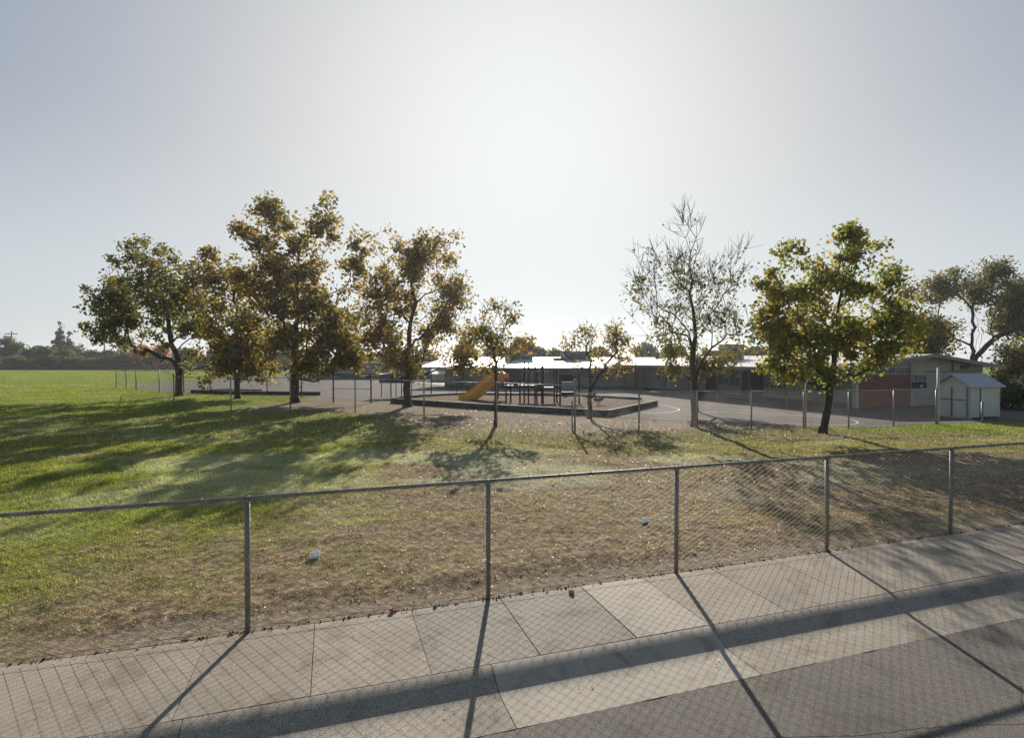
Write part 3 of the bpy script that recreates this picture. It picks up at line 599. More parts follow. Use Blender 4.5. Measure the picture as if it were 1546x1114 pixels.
# side wall in bays under the covered walk
bays = [('wall', 1.7, .0), ('door', 1.0, 0), ('wall', 1.8, .0), ('win', 2.4, 0), ('brown', 1.2, 0), ('door', 1.0, 0), ('win', 2.6, 0), ('brown', 1.4, 0), ('wall', 1.2, 0), ('door', 1.0, 0), ('wall', 2.4, 0), ('win', 2.4, 0), ('wall', 3.4, 0)]
yy = .26
for kind, L, _ in bays:
    c = yy + L / 2
    if kind == 'wall': MB().box((0, c, 1.38), (.2, L - .01, 2.76)).build('wall', M['wall_grey'], wg)
    elif kind == 'brown': MB().box((0, c, 1.38), (.22, L - .01, 2.76)).build('wall', M['brown_wall'], wg, label='dark brown wall panel')
    elif kind == 'door':
        dr = MB().box((-.0, c, 1.05), (.12, L - .08, 2.1)).build('door', M['blue_door'], wg); MB().box((0, c, 2.42), (.2, L - .01, .66)).build('wall', M['wall_grey'], wg)
        MB().tube([(-.1, c + .32, 1.0), (-.1, c + .32, 1.15)], .02, 6).build('handle', M['galv'], dr)
    else:
        MB().box((0, c, .45), (.2, L - .01, .9)).build('wall', M['wall_grey'], wg); MB().box((0, c, 2.55), (.2, L - .01, .42)).build('wall', M['wall_grey'], wg)
        window(c - L / 2 + .02, c + L / 2 - .02, .91, 2.33, wg, y=-.02, npane=4, side='side')
    yy += L
MB().box((-.12, LL / 2 + .1, .15), (.06, LL, .3)).build('plinth', M['plinth'], wg)
MB().box((6.1, LL, 1.3), (LW, .25, 2.6)).build('rear_wall', M['wall_grey'], wg); MB().box((LW, LL / 2, 1.25), (.2, LL - .3, 2.5)).build('rear_wall', M['wall_grey'], wg)
for k in range(8):
    y = -.3 + k * 3.25; MB().box((-2.3, y, 1.22), (.11, .11, 2.44)).build('walkway_column', M['soffit'] if k else M['trim'], wg)
# roof slabs (two slopes), fascia, soffit
def slope(x0, x1, y0, y1, t=.10):
    z0, z1 = roof_h(x0), roof_h(x1)
    return MB().add([(x0, y0, z0 - t), (x1, y0, z1 - t), (x1, y1, z1 - t), (x0, y1, z0 - t), (x0, y0, z0), (x1, y0, z1), (x1, y1, z1), (x0, y1, z0)], [(0, 3, 2, 1), (4, 5, 6, 7), (0, 1, 5, 4), (1, 2, 6, 5), (2, 3, 7, 6), (3, 0, 4, 7)])
rf = slope(-2.5, 5.995, -.8, LL + 1).build('roof', M['roof'], wg); slope(6.005, 13.2, -.8, LL + 1).build('roof', M['roof'], wg)
MB().box((-2.53, LL / 2 + .1, EH - .09), (.05, LL + 1.8, .20)).build('fascia', M['fascia'], wg)
for (x0, x1) in ((-2.5, 6), (6, 13.2)):
    z0, z1 = roof_h(x0), roof_h(x1); MB().add([(x0, -.86, z0 - .2), (x1, -.86, z1 - .2), (x1, -.86, z1 + .02), (x0, -.86, z0 + .02), (x0, -.81, z0 - .2), (x1, -.81, z1 - .2), (x1, -.81, z1 + .02), (x0, -.81, z0 + .02)], [(0, 1, 2, 3), (7, 6, 5, 4), (0, 4, 5, 1), (2, 6, 7, 3), (1, 5, 6, 2), (3, 7, 4, 0)]).build('fascia', M['fascia'], wg)
def roof_unit(px, pytop, pybot, Yd, w, label, m='unit'):
    x = (px - 773) * Yd / F; z0 = CH - (pybot - HY) * Yd / F; z1 = CH - (pytop - HY) * Yd / F
    t = thing('rooftop_unit', (x, Yd, z0), .2, label=label, cat='rooftop unit')
    MB().box((0, 0, (z1 - z0) / 2), (w, w * .8, z1 - z0)).build('casing', M[m], t)
    MB().box((0, 0, z1 - z0 + .02), (w * 1.08, w * .86, .05)).build('lid', M['dark_steel'], t)
    for k in range(5): MB().box((0, -w * .4 - .01, (z1 - z0) * (.25 + .12 * k)), (w * .7, .02, (z1 - z0) * .05)).build('louvre', M['dark_steel'], t)
roof_unit(1104, 521, 547, 47, 1.55, 'tall grey-blue box on the classroom roof behind the sparse tall tree')
roof_unit(869, 531, 545, 64, 3.0, 'wide dark box on the white roof behind the forked tree')
roof_unit(843, 541, 548, 63, 1.1, 'smallest box on the white roof above the climbing frame')
roof_unit(940, 540, 548, 63, 1.2, 'dark vent box on the white roof right of the forked tree')
roof_unit(784, 527, 546, 65, 2.8, 'dark box on the white roof above the slide')

# far wing across the court
fw = frame_obj('school_wing', (14.3, 56.1), math.atan2(-.2, 1) , label='far classroom wing with a white sunlit roof and open walkway behind the climbing frame', cat='building')
fx = 0; random.seed(11)
kinds = ['pier', 'door', 'grey', 'grey', 'grey', 'win', 'grey', 'door', 'grey', 'win', 'grey', 'brown', 'door', 'win', 'grey', 'grey', 'door', 'grey']
for i, kd in enumerate(kinds):
    L = .9 if kd in ('pier', 'door') else 1.35; c = fx - L / 2; fx -= L
    if kd == 'win':
        MB().box((c, 0, .5), (L - .01, .2, 1.0)).build('wall', M['wall_grey'], fw); MB().box((c, 0, 2.2), (L - .01, .2, .4)).build('wall', M['wall_grey'], fw); window(c - L / 2 + .02, c + L / 2 - .02, 1.01, 1.99, fw, y=-.02)
    elif kd == 'door':
        MB().box((c, .02, 1.0), (L - .04, .1, 2.0)).build('door', M['blue_door'], fw); MB().box((c, 0, 2.2), (L - .01, .2, .38)).build('wall', M['wall_grey'], fw)
    else: MB().box((c, 0, 1.2), (L - .012, .2, 2.4)).build('wall', M['wall' if kd == 'pier' else 'brown_wall' if kd == 'brown' else 'wall_grey'], fw)
FL = -fx
MB().box((-FL / 2, -.13, .14), (FL, .06, .28)).build('plinth', M['plinth'], fw)
for k in range(8): MB().tube([(-.8 - k * 2.6, -2.0, 0), (-.8 - k * 2.6, -2.0, 2.12)], .05, 6).build('walkway_column', M['soffit'], fw)
xa, xb = -FL - 2.5, .6
MB().add([(xa, -2.4, 2.08), (xb, -2.4, 2.08), (xb, 8, 3.1), (xa, 8, 3.1), (xa, -2.4, 2.2), (xb, -2.4, 2.2), (xb, 8, 3.28), (xa, 8, 3.28)], [(0, 3, 2, 1), (4, 5, 6, 7), (0, 1, 5, 4), (1, 2, 6, 5), (2, 3, 7, 6), (3, 0, 4, 7)]).build('roof', M['roof'], fw)
MB().box(((xa + xb) / 2, -2.44, 2.12), (xb - xa, .06, .2)).build('fascia', M['fascia'], fw)
MB().box((-FL / 2, 7.6, 1.5), (FL, .2, 2.9)).build('rear_wall', M['wall_grey'], fw)

# white portable building and dark open shelter left of the slide
pw = frame_obj('portable_classroom', at(690, 575.5), .05, label='white portable building with an added white awning sloped to catch sun glare and a blue-grey peaked roof behind the slide', cat='building')
w = 6.9
for k in range(4):  # awning and its posts are added; white slope shaped to catch low-sun glare
    xc = -w * .375 + k * w * .25; hw = w * .125 - .02
    MB().add([(xc - hw, -3.2, 1.02), (xc + hw, -3.2, 1.02), (xc + hw, -.05, 1.9), (xc - hw, -.05, 1.9), (xc - hw, -3.2, 1.1), (xc + hw, -3.2, 1.1), (xc + hw, -.05, 1.98), (xc - hw, -.05, 1.98)], [(0, 3, 2, 1), (4, 5, 6, 7), (0, 1, 5, 4), (1, 2, 6, 5), (2, 3, 7, 6), (3, 0, 4, 7)]).build('added_awning_panel', M['roof'], pw)
for xx in (-w / 2 + .1, w / 2 - .1, 0): MB().box((xx, -3.1, .5), (.1, .1, 1.0)).build('added_awning_post', M['dark_steel'], pw)
MB().box((0, 2.6, .98), (w, 5, 1.94)).build('body', M['white_wall'], pw)
MB().add([(-w * .4, -.3, 1.96), (0, -.3, 2.0), (0, 5.2, 2.0), (-w * .4, 5.2, 1.96), (-w * .22, 0, 2.85), (-w * .2, 5, 2.85)], [(0, 1, 4), (2, 3, 5), (0, 4, 5, 3), (1, 2, 5, 4), (0, 3, 2, 1)]).build('roof', M['shed_roof'], pw)
MB().box((w * .26, -.05, 2.02), (w * .5, .5, .14)).build('roof_edge', M['plinth'], pw)
MB().box((0, -.1, .04), (w, .1, .08)).build('sill', M['plinth'], pw); MB().box((w*.18, -.09, .62), (.9, .07, 1.1)).build('door', M['wall'], pw)
dk = frame_obj('lunch_shelter', at(728, 582), .0, label='dark open-fronted shelter with a flat roof just left of the slide top', cat='shelter')
MB().box((0, .8, .85), (2.9, .12, 1.6)).build('back_panel', M['plinth'], dk); MB().box((.3, .3, 2.05), (4.4, 2.2, .12)).build('roof', M['soffit'], dk); MB().box((.3, .3, 2.4), (3.8, 1.8, .5)).build('upper_panel', M['unit'], dk)
for x in (-1.4, 1.5): MB().box((x, -.6, 1.0), (.12, .12, 2.0)).build('leg', M['dark_steel'], dk)
lb = frame_obj('long_low_building', at(560, 571.5), 0, label='long grey building with a dark lower band seen under the left trees', cat='building')
for k in range(8):
    x = -8.5 + k * 3.2; MB().box((x, 0, 1.6), (3.16, .2, 1.5)).build('wall_panel', M['wall_grey'], lb); MB().box((x, -.02, .42), (3.16, .2, .82)).build('base_panel', M['plinth'], lb)
MB().box((2.7, 3, 2.48), (26.5, 8, .16)).build('roof', M['fascia'], lb); MB().box((2.7, 6, 1.2), (25.6, .2, 2.4)).build('rear_wall', M['wall_grey'], lb)

# shed
sh = frame_obj('garden_shed', (23.1, 27.9), WA, label='small pale storage shed with double doors beside the brick gable end', cat='shed')
W_, D_ = 2.3, 1.55; eh, rh = 1.68, 2.22
for k in range(6): MB().box((W_ / 12 + k * W_ / 6, 0, eh / 2 + .04), (W_ / 6 - .012, .05, eh - .08)).build('siding_board', M['shed'], sh)
MB().box((.0, -.0, eh / 2), (.09, .09, eh)).build('corner_trim', M['trim'], sh); MB().box((W_, 0, eh / 2), (.08, .08, eh)).build('corner_trim', M['trim'], sh); MB().box((0, D_, eh / 2), (.08, .08, eh)).build('corner_trim', M['trim'], sh)
MB().box((W_, D_ / 2, eh / 2), (.05, D_ - .1, eh)).build('side_wall', M['shed'], sh); MB().box((W_ / 2, D_, eh / 2), (W_ - .1, .05, eh)).build('rear_wall', M['shed'], sh)
MB().add([(-.02, 0, 0), (-.02, D_, 0), (-.02, D_, eh), (-.02, D_ / 2, rh - .04), (-.02, 0, eh), (.04, 0, 0), (.04, D_, 0), (.04, D_, eh), (.04, D_ / 2, rh - .04), (.04, 0, eh)], [(0, 1, 2, 3, 4), (9, 8, 7, 6, 5)] + [(i, (i + 1) % 5, 5 + (i + 1) % 5, 5 + i) for i in range(5)]).build('gable_wall', M['shed'], sh)
for s in (0, 1):
    d_ = MB().box((-.05, .4 + s * .72, .84), (.04, .68, 1.5)).build('door', M['shed'], sh)
    MB().box((-.085, .4 + s * .72, .95), (.02, .6, .05)).build('door_bar', M['shed_trim'], d_)
    MB().box((-.085, .4 + s * .72 - .31, .84), (.02, .05, 1.5)).build('door_trim', M['shed_trim'], d_)
MB().box((.75, -.04, .8), (.06, .03, 1.5)).build('batten', M['shed_trim'], sh)
for sg, y0, y1 in ((0, -.18, D_ / 2), (1, D_ + .18, D_ / 2)):
    z0, z1 = eh - .1, rh; MB().add([(-.2, y0, z0), (W_ + .25, y0, z0), (W_ + .25, y1, z1), (-.2, y1, z1), (-.2, y0, z0 + .05), (W_ + .25, y0, z0 + .05), (W_ + .25, y1, z1 + .05), (-.2, y1, z1 + .05)], [(0, 3, 2, 1), (4, 5, 6, 7), (0, 1, 5, 4), (1, 2, 6, 5), (2, 3, 7, 6), (3, 0, 4, 7)]).build('roof', M['shed_roof'], sh)

# ------------------------------------------------------------------ trees
def tube_batch(segs):
    """segs: list of (p0,p1,r0,r1,n) -> verts, quads"""
    Vv = []; Ff = []; b = 0
    for n in sorted({s[4] for s in segs}):
        S = [s for s in segs if s[4] == n]
        p0 = np.array([s[0] for s in S]); p1 = np.array([s[1] for s in S]); r0 = np.array([s[2] for s in S]); r1 = np.array([s[3] for s in S])
        t = p1 - p0; L = np.linalg.norm(t, axis=1, keepdims=True); t = t / np.maximum(L, 1e-6); p1 = p1 + t * r1[:, None] * .4
        ref = np.where(np.abs(t[:, 2:3]) < .9, np.array([[0, 0, 1.]]), np.array([[1., 0, 0]])); a = np.cross(t, ref); a /= np.linalg.norm(a, axis=1, keepdims=True); c = np.cross(t, a)
        ang = np.arange(n) * 2 * math.pi / n; ring = a[:, None, :] * np.cos(ang)[None, :, None] + c[:, None, :] * np.sin(ang)[None, :, None]
        v = np.concatenate([p0[:, None] + ring * r0[:, None, None], p1[:, None] + ring * r1[:, None, None]], 1).reshape(-1, 3)
        k = np.arange(n); k2 = (k + 1) % n; q = np.stack([k, k2, n + k2, n + k], -1)
        f = (np.arange(len(S))[:, None, None] * 2 * n + q[None]).reshape(-1, 4) + b
        Vv.append(v); Ff.append(f); b += len(v)
    return np.concatenate(Vv), np.concatenate(Ff)
def leaves(centers, per, sig, size, rng, droop=.2):
    N = len(centers) * per; c = np.repeat(centers, per, 0) + rng.normal(0, 1, (N, 3)) * sig
    return leaf_quads(c, size, rng)
def leaf_quads(c, size, rng):
    N = len(c); a = rng.normal(0, 1, (N, 3)); a /= np.linalg.norm(a, axis=1, keepdims=True)
    b = rng.normal(0, 1, (N, 3)); b = np.cross(a, b); b /= np.linalg.norm(b, axis=1, keepdims=True)
    s = (size * rng.uniform(.6, 1.3, N))[:, None]; nn = np.cross(a, b)
    v = np.stack([c - a * s * .55, c + b * s * .42 + nn * s * .12, c + a * s * .55, c - b * s * .42 + nn * s * .12], 1).reshape(-1, 3)
    return v, np.arange(N * 4).reshape(N, 4)
def tree(name, px, base, blobs, natt, per, lsize, lmat, label, cat='tree', group=None, trunk_px=8, fork=None, seed=1, sig=.33, bare=0, lean=0, depthf=.85, leader=.8, stems=1, yd=None, z0=0, tips=True, shell=2.0, asc=.8, over=2.7, rexp=.55, baretop=0, bmat='bark', part_crown='crown'):
    rng = np.random.default_rng(seed)
    if yd: x0 = (px - 773) * yd / F; y0 = yd; base = HY + CH * F / yd
    else: x0, y0 = at(px, base)
    s = y0 / F
    B = []
    for (bx_, by_, rx, rz) in blobs:
        B.append(((bx_ - px) * s, rng.uniform(-.25, .25) * rx * s, (base - by_) * s, rx * s, (rx + rz) / 2 * s * depthf, rz * s))
    B = np.array(B); vol = B[:, 3] * B[:, 4] * B[:, 5]; pr = vol ** .85; pr /= pr.sum()
    nn_ = int(natt * over); ch = rng.choice(len(B), nn_, p=pr); dd = rng.normal(0, 1, (nn_, 3)); dd /= np.linalg.norm(dd, axis=1, keepdims=True); rr_ = rng.random(nn_) ** (1 / shell) * rng.uniform(.92, 1.12, nn_)
    A = B[ch, :3] + dd * rr_[:, None] * B[ch, 3:6]; A[:, 2] = np.maximum(A[:, 2], .6)
    fr = .055 / s if s < .06 else .25   # clumps with gaps between them
    ns_ = vnoise(A[:, 0] * fr + 50, A[:, 2] * fr + A[:, 1] * fr * .6 + 50, seed) + .8 * vnoise(A[:, 0] * fr * 2 + 9, A[:, 2] * fr * 2 - A[:, 1] * fr + 70, seed + 5) + rng.uniform(0, .35, nn_)
    A = A[np.argsort(-ns_)[:natt]]
    top = (B[:, 2] + B[:, 5]).max(); cx_ = (B[:, 0] * pr).sum(); cy_ = (B[:, 1] * pr).sum()
    fk = fork if fork else max(.8, (B[:, 2] - B[:, 5]).min() * .9 + .3)
    # trunk nodes
    pos = [np.array([0., 0, 0])]; par = [-1]; pl = [0.]; nt_ = max(3, int(fk / .5))
    for i in range(1, nt_ + 1): pos.append(np.array([lean * (i / nt_) + rng.normal(0, .02), rng.normal(0, .02), fk * i / nt_])); par.append(len(pos) - 2); pl.append(0)
    tt = len(pos) - 1
    for st in range(stems):
        prev = tt; hh = top * leader * (1 - .15 * st) - fk; n_ = max(3, int(hh / .6)); ang = rng.uniform(0, 6.28); spread = 0 if stems == 1 else rng.uniform(.12, .35) * hh
        ex = cx_ if stems == 1 else (st - (stems - 1) / 2) / max(1, stems - 1) * 2 * spread + cx_ * .5
        for i in range(1, n_ + 1):
            f_ = i / n_; w_ = rng.normal(0, .07 + .02 * f_, 2)
            pos.append(pos[tt] * (1 - f_) + np.array([lean + ex, cy_, fk + hh]) * f_ + np.array([w_[0], w_[1], 0])) ; par.append(prev); pl.append(f_ * hh * .45); prev = len(pos) - 1
    order = np.argsort(np.linalg.norm(A - pos[tt], axis=1) + rng.uniform(0, .8, natt)); tipsn = []
    for i_ in order:
        a = A[i_]; Pn = np.array(pos[tt:]); pln = np.array(pl[tt:]); dv = a - Pn; dist = np.linalg.norm(dv, axis=1)
        hd = np.hypot(dv[:, 0], dv[:, 1]); cost = dist + .22 * pln + np.maximum(0, Pn[:, 2] - a[2]) * .6 + np.maximum(0, asc * hd - dv[:, 2]) * .75; j = int(np.argmin(cost)) + tt
        p = pos[j]; L = np.linalg.norm(a - p); k = max(1, int(L / .55)); prev = j
        pd = pos[j] - pos[par[j]]; pd = pd / (np.linalg.norm(pd) + 1e-6); mid = (p + a) / 2 + pd * L * .22 + np.array([0, 0, L * .04]) + rng.normal(0, .06 * L, 3)
        for q in range(1, k + 1):
            t_ = q / k; npnt = (1 - t_) ** 2 * p + 2 * t_ * (1 - t_) * mid + t_ ** 2 * a
            pos.append(npnt); par.append(prev); pl.append(pl[j] + L * t_); prev = len(pos) - 1
        tipsn.append(prev)
    N = len(pos); cnt = np.zeros(N); 
    for t_ in tipsn: cnt[t_] += 1
    for i in range(N - 1, 0, -1): cnt[par[i]] += cnt[i]
    cnt = np.maximum(cnt, 1); rt = trunk_px * s / 2; rad = np.maximum(rt * (cnt / cnt[0]) ** rexp, .009 if s < .06 else .02)
    segs = []
    for i in range(1, N):
        pr_ = par[i]; r0 = min(rad[pr_], rad[i] * 1.35) if pr_ >= tt else rad[pr_]; r1 = rad[i]
        segs.append((pos[pr_], pos[i], r0, r1, 10 if r1 > .09 else 6 if r1 > .04 else 4 if r1 > .018 else 3))
    segs.append((np.array([0, 0, -.15]), np.array([0, 0, .22]), rt * 1.65, rt * 1.05, 10))
    if bare:   # extra leafless twigs
        for t_ in tipsn:
            for _ in range(bare):
                dr = pos[t_] - pos[par[t_]]; dr = dr / (np.linalg.norm(dr) + 1e-6) + rng.normal(0, .45, 3) + np.array([0, 0, .35]); dr /= np.linalg.norm(dr); l_ = rng.uniform(.3, .8)
                segs.append((pos[t_], pos[t_] + dr * l_, .010, .005, 3))
    v, f = tube_batch(segs)
    root = thing(name, (x0, y0, z0), 0, label=label, cat=cat, group=group)
    fast_mesh('trunk', v, f, M[bmat], root, smooth=True)
    tips_p = np.array([pos[t_] for t_ in tipsn]); keep = rng.random(len(tips_p)) > 0
    if per > 0:
        # leaves: uneven clumps - each tip gets its own share
        wts = rng.gamma(1.1, 1, len(tips_p)); wts = wts / wts.mean() * per
        if baretop: wts = wts * (1 - .93 * sstep(baretop * top, (baretop + .22) * top, tips_p[:, 2]))
        cn = wts.astype(int)
        c = np.repeat(tips_p, cn, 0) + np.clip(rng.normal(0, 1, (cn.sum(), 3)), -1.7, 1.7) * np.repeat(rng.uniform(.6, 1.3, len(tips_p)), cn)[:, None] * sig * np.array([1, 1, .8])
        v, f = leaf_quads(c, lsize, rng); fast_mesh(part_crown, v, f, M[lmat], root)
    return root

GL = 'trees growing along the lawn fence'
tree('broadleaf_tree', 270, 598, [(240, 410, 55, 52), (180, 450, 52, 45), (160, 485, 40, 28), (225, 480, 70, 55), (290, 440, 45, 70), (300, 520, 45, 45), (195, 390, 35, 28), (152, 515, 14, 14), (330, 545, 34, 26), (235, 530, 34, 16)], 640, 23, .24, 'leaf_olive',
     'leftmost broadleaf tree, wide dark olive crown reaching over the open field', trunk_px=10, fork=2.4, seed=3, sig=.32)
tree('broadleaf_tree', 358, 602, [(320, 430, 42, 58), (360, 470, 50, 70), (345, 530, 58, 50), (385, 500, 35, 60), (340, 560, 55, 22), (400, 560, 36, 18)], 520, 23, .24, 'leaf_autumn',
     'slim-trunked olive and gold tree, second from the left', trunk_px=8, fork=2.0, seed=4, sig=.32)
tree('broadleaf_tree', 445, 608, [(405, 350, 40, 45), (408, 315, 16, 22), (440, 390, 60, 55), (485, 350, 28, 42), (497, 315, 14, 20), (400, 450, 62, 65), (470, 450, 70, 60), (530, 410, 32, 38), (548, 375, 20, 24), (460, 520, 75, 40), (510, 500, 45, 40), (365, 350, 26, 14), (470, 555, 60, 20), (520, 545, 40, 18)], 840, 24, .24, 'leaf_autumn',
     'tallest tree, dense olive-brown crown with two pointed tops', trunk_px=12, fork=2.1, seed=5, sig=.32)
tree('broadleaf_tree', 615, 614, [(620, 400, 52, 50), (600, 370, 40, 26), (650, 385, 42, 35), (590, 450, 55, 48), (650, 450, 58, 50), (570, 500, 50, 38), (620, 510, 75, 40), (680, 500, 45, 42), (690, 440, 25, 30), (575, 540, 50, 22), (660, 548, 60, 22), (615, 555, 50, 16), (710, 535, 25, 22)], 780, 18, .20, 'leaf_russet',
     'russet and olive tree with a round see-through crown and short trunk, left of the slide', trunk_px=11, fork=1.6, seed=6, sig=.30, bare=1)
tree('young_tree', 748, 642, [(745, 490, 38, 30), (752, 530, 30, 30), (715, 500, 25, 28), (765, 465, 18, 15), (790, 520, 18, 12), (748, 550, 22, 22)], 170, 9, .15, 'leaf_autumn',
     'thin young tree with sparse leaves standing in front of the slide', trunk_px=5, fork=1.6, seed=7, sig=.24, bare=1)
tree('young_tree', 890, 632, [(935, 515, 32, 24), (950, 545, 26, 18), (885, 520, 20, 26), (905, 540, 22, 22), (865, 520, 20, 15), (860, 545, 14, 12), (925, 560, 26, 14)], 150, 10, .14, 'leaf_russet',
     'small forked tree, nearly bare on its left, right of the climbing frame', trunk_px=6.5, fork=1.35, seed=18, sig=.24, bare=1, stems=2, leader=.62)
tree('young_tree', 1048, 645, [(1040, 335, 30, 34), (1000, 400, 50, 26), (1045, 420, 45, 45), (975, 430, 30, 35), (1095, 420, 32, 35), (1010, 480, 55, 32), (1080, 480, 50, 35), (1115, 380, 15, 22), (1115, 490, 20, 20)], 330, 6.5, .15, 'leaf_grey',
     'tall sparse tree with a nearly bare airy crown before the classroom wing', trunk_px=9, fork=2.2, seed=9, sig=.28, bare=3, leader=.95, asc=1.3, over=1.2, rexp=.66, baretop=.62)
lower = tree('young_tree', 1243, 655, [(1280, 355, 30, 26), (1215, 385, 42, 28), (1330, 390, 32, 24), (1255, 420, 66, 38), (1180, 440, 38, 40), (1310, 430, 50, 38), (1175, 500, 40, 38), (1240, 500, 75, 48), (1320, 500, 65, 50), (1200, 550, 48, 28), (1365, 480, 25, 40), (1243, 570, 20, 22), (1290, 550, 50, 20)], 800, 22, .155, 'leaf_green',
     'full round green-gold tree with a leaning trunk before the court, right side', trunk_px=11, fork=1.9, seed=10, sig=.21, over=2.0, lean=.28)
# low golden skirt of the sparse tree, as its own small tree just behind it
tree('young_tree', 1052, 622, [(1010, 525, 38, 20), (1060, 545, 55, 24), (1100, 540, 30, 22), (1030, 560, 35, 15)], 150, 26, .13, 'leaf_yellow',
     'low golden tree behind the trunk of the sparse tall tree', trunk_px=5, fork=1.5, seed=12, sig=.28)
# trees behind the buildings
tree('big_tree', 1468, 0, [(1420, 450, 30, 34), (1450, 435, 36, 28), (1490, 440, 34, 28), (1500, 410, 24, 16), (1530, 450, 36, 28), (1560, 470, 40, 30), (1420, 490, 30, 28), (1520, 490, 40, 22), (1580, 430, 30, 26)], 820, 28, .24, 'leaf_grey',
     'big spreading tree with several dark limbs behind the gable end', trunk_px=9, fork=2.6, asc=.7, over=1.4, seed=13, sig=.42, yd=56, stems=4, leader=.62, bare=1)
tree('broadleaf_tree', 1400, 0, [(1395, 460, 34, 30), (1375, 500, 40, 35), (1415, 515, 36, 22), (1380, 435, 20, 12)], 240, 34, .24, 'leaf_yellow',
     'yellow-green tree rising behind the roof right of the green-gold tree', trunk_px=8, fork=2.5, seed=14, sig=.45, yd=52)
tree('broadleaf_tree', 1540, 0, [(1545, 545, 34, 30), (1520, 565, 20, 22), (1560, 575, 40, 34), (1580, 530, 30, 30)], 280, 40, .20, 'leaf_yellow',
     'bushy yellow-green tree at the right edge behind the shed', trunk_px=8, fork=1.6, seed=15, sig=.4, yd=44)
tree('dark_shrub', 1530, 0, [(1515, 605, 22, 22), (1550, 600, 36, 26), (1590, 600, 40, 30)], 160, 60, .16, 'leaf_dark', 'dark hedge-like shrub right of the shed', cat='shrub', trunk_px=4, fork=.8, seed=16, sig=.35, yd=33.5)
def far_tree(px, top, w, yd, m, label, seed, cat='tree', name='distant_tree', nb=5, natt=90, per=42, lsize=.55, bottom=548, cone=False):
    rng = np.random.default_rng(seed); bl = []
    if cone:
        for k in range(9):
            f_ = k / 8; bl.append((px + rng.normal(0, .6), top + (bottom - top) * (f_ * .93 + .04), 1.2 + w * .5 * f_, (bottom - top) / 14))
    else:
        for k in range(nb):
            a = rng.uniform(-.5, .5); f_ = rng.random(); bl.append((px + a * w * .8, top + (bottom - top) * (.28 + .45 * f_) + abs(a) * 8, w * rng.uniform(.2, .34), (bottom - top) * rng.uniform(.2, .3)))
        bl.append((px, (top + bottom) / 2 + 2, w * .45, (bottom - top) * .42)); bl.append((px + rng.uniform(-.1, .1) * w, top + (bottom - top) * .2, w * .2, (bottom - top) * .18))
    return tree(name, px, 0, bl, natt, per, lsize, m, label, cat=cat, trunk_px=3, fork=1.0, seed=seed, sig=.6 * yd / 150 * (.5 if cone else 1), yd=yd, depthf=.8, over=1.05 if cone else 1.6)
FT = [(-25, 505, 60, 190, 'leaf_dark', 'dark green tree cut by the left edge of the picture on the field boundary'),
      (12, 508, 52, 185, 'leaf_mid', 'broad dark green tree below the utility pole on the field boundary'),
      (48, 519, 42, 180, 'leaf_dark', 'rounded dark tree between the utility pole and the pointed conifers'),
      (70, 524, 30, 175, 'leaf_mid', 'lower olive tree just left of the tall conifer'),
      (100, 527, 38, 170, 'leaf_mid', 'brownish olive tree in front of the two conifers'),
      (122, 522, 24, 190, 'leaf_dark', 'small dark pointed tree right of the two conifers'),
      (142, 530, 30, 180, 'leaf_dark', 'low dark tree under the overhanging branches of the leftmost tree'),
      (165, 526, 26, 175, 'leaf_mid', 'pale brown distant tree left of the orange trees'),
      (186, 523, 26, 180, 'leaf_mid', 'brown-green distant tree just left of the orange trees'),
      (213, 519, 26, 170, 'leaf_red', 'left and lower of the two orange-red autumn trees'),
      (245, 512, 30, 165, 'leaf_red', 'taller orange-red autumn tree beside the leftmost tree trunk'),
      (282, 524, 34, 170, 'leaf_dark', 'dark distant tree between the two leftmost trunks'),
      (322, 528, 38, 165, 'leaf_mid', 'olive distant tree seen low between the second and first trunks'),
      (375, 526, 42, 160, 'leaf_mid', 'olive distant tree right of the second trunk'),
      (425, 527, 40, 160, 'leaf_yellow', 'yellowish distant tree left of the tallest tree trunk'),
      (480, 528, 44, 150, 'leaf_mid', 'distant olive tree right of the tallest tree trunk'),
      (535, 530, 44, 140, 'leaf_dark', 'dark distant tree behind the long grey building, left end'),
      (585, 527, 44, 135, 'leaf_mid', 'distant tree behind the blue board'),
      (640, 530, 44, 130, 'leaf_dark', 'distant dark tree behind the russet tree crown'),
      (700, 524, 44, 120, 'leaf_mid', 'distant tree behind the white portable building'),
      (742, 520, 30, 110, 'leaf_mid', 'distant tree behind the thin young tree'),
      (786, 512, 30, 100, 'leaf_dark', 'dark green tree above the white roof and slide top'),
      (812, 524, 26, 110, 'leaf_mid', 'olive treetop over the white roof, right of the dark one'),
      (838, 528, 26, 110, 'leaf_yellow', 'rounded yellow-green treetop over the white roof'),
      (902, 524, 30, 120, 'leaf_mid', 'grey distant treetop behind the forked tree'),
      (975, 520, 40, 120, 'leaf_mid', 'distant treetop between the forked and the sparse tree'),
      (1020, 523, 34, 125, 'leaf_mid', 'distant treetop left behind the sparse tall tree'),
      (1075, 528, 30, 125, 'leaf_dark', 'distant treetop left of the tall rooftop box'),
      (1135, 523, 40, 110, 'leaf_dark', 'blue-grey distant treetop right of the tall rooftop box'),
      (1190, 520, 44, 110, 'leaf_mid', 'distant tree mostly hidden behind the green-gold tree, left part'),
      (1330, 515, 50, 80, 'leaf_mid', 'distant tree behind the roof, hidden by the green-gold crown')]
for i, (px, tp, w_, yd, m_, lab) in enumerate(FT): far_tree(px, tp, w_, yd, m_, lab, 100 + i, bottom=553 if px < 480 else 549)
far_tree(91, 487, 40, 200, 'leaf_dark', 'taller of the two pointed conifers on the field boundary', 201, name='conifer', cone=True, natt=190, per=34, lsize=.6)
far_tree(104, 501, 28, 205, 'leaf_dark', 'shorter conifer just right of the taller one', 202, name='conifer', cone=True, natt=120, per=30, lsize=.6)
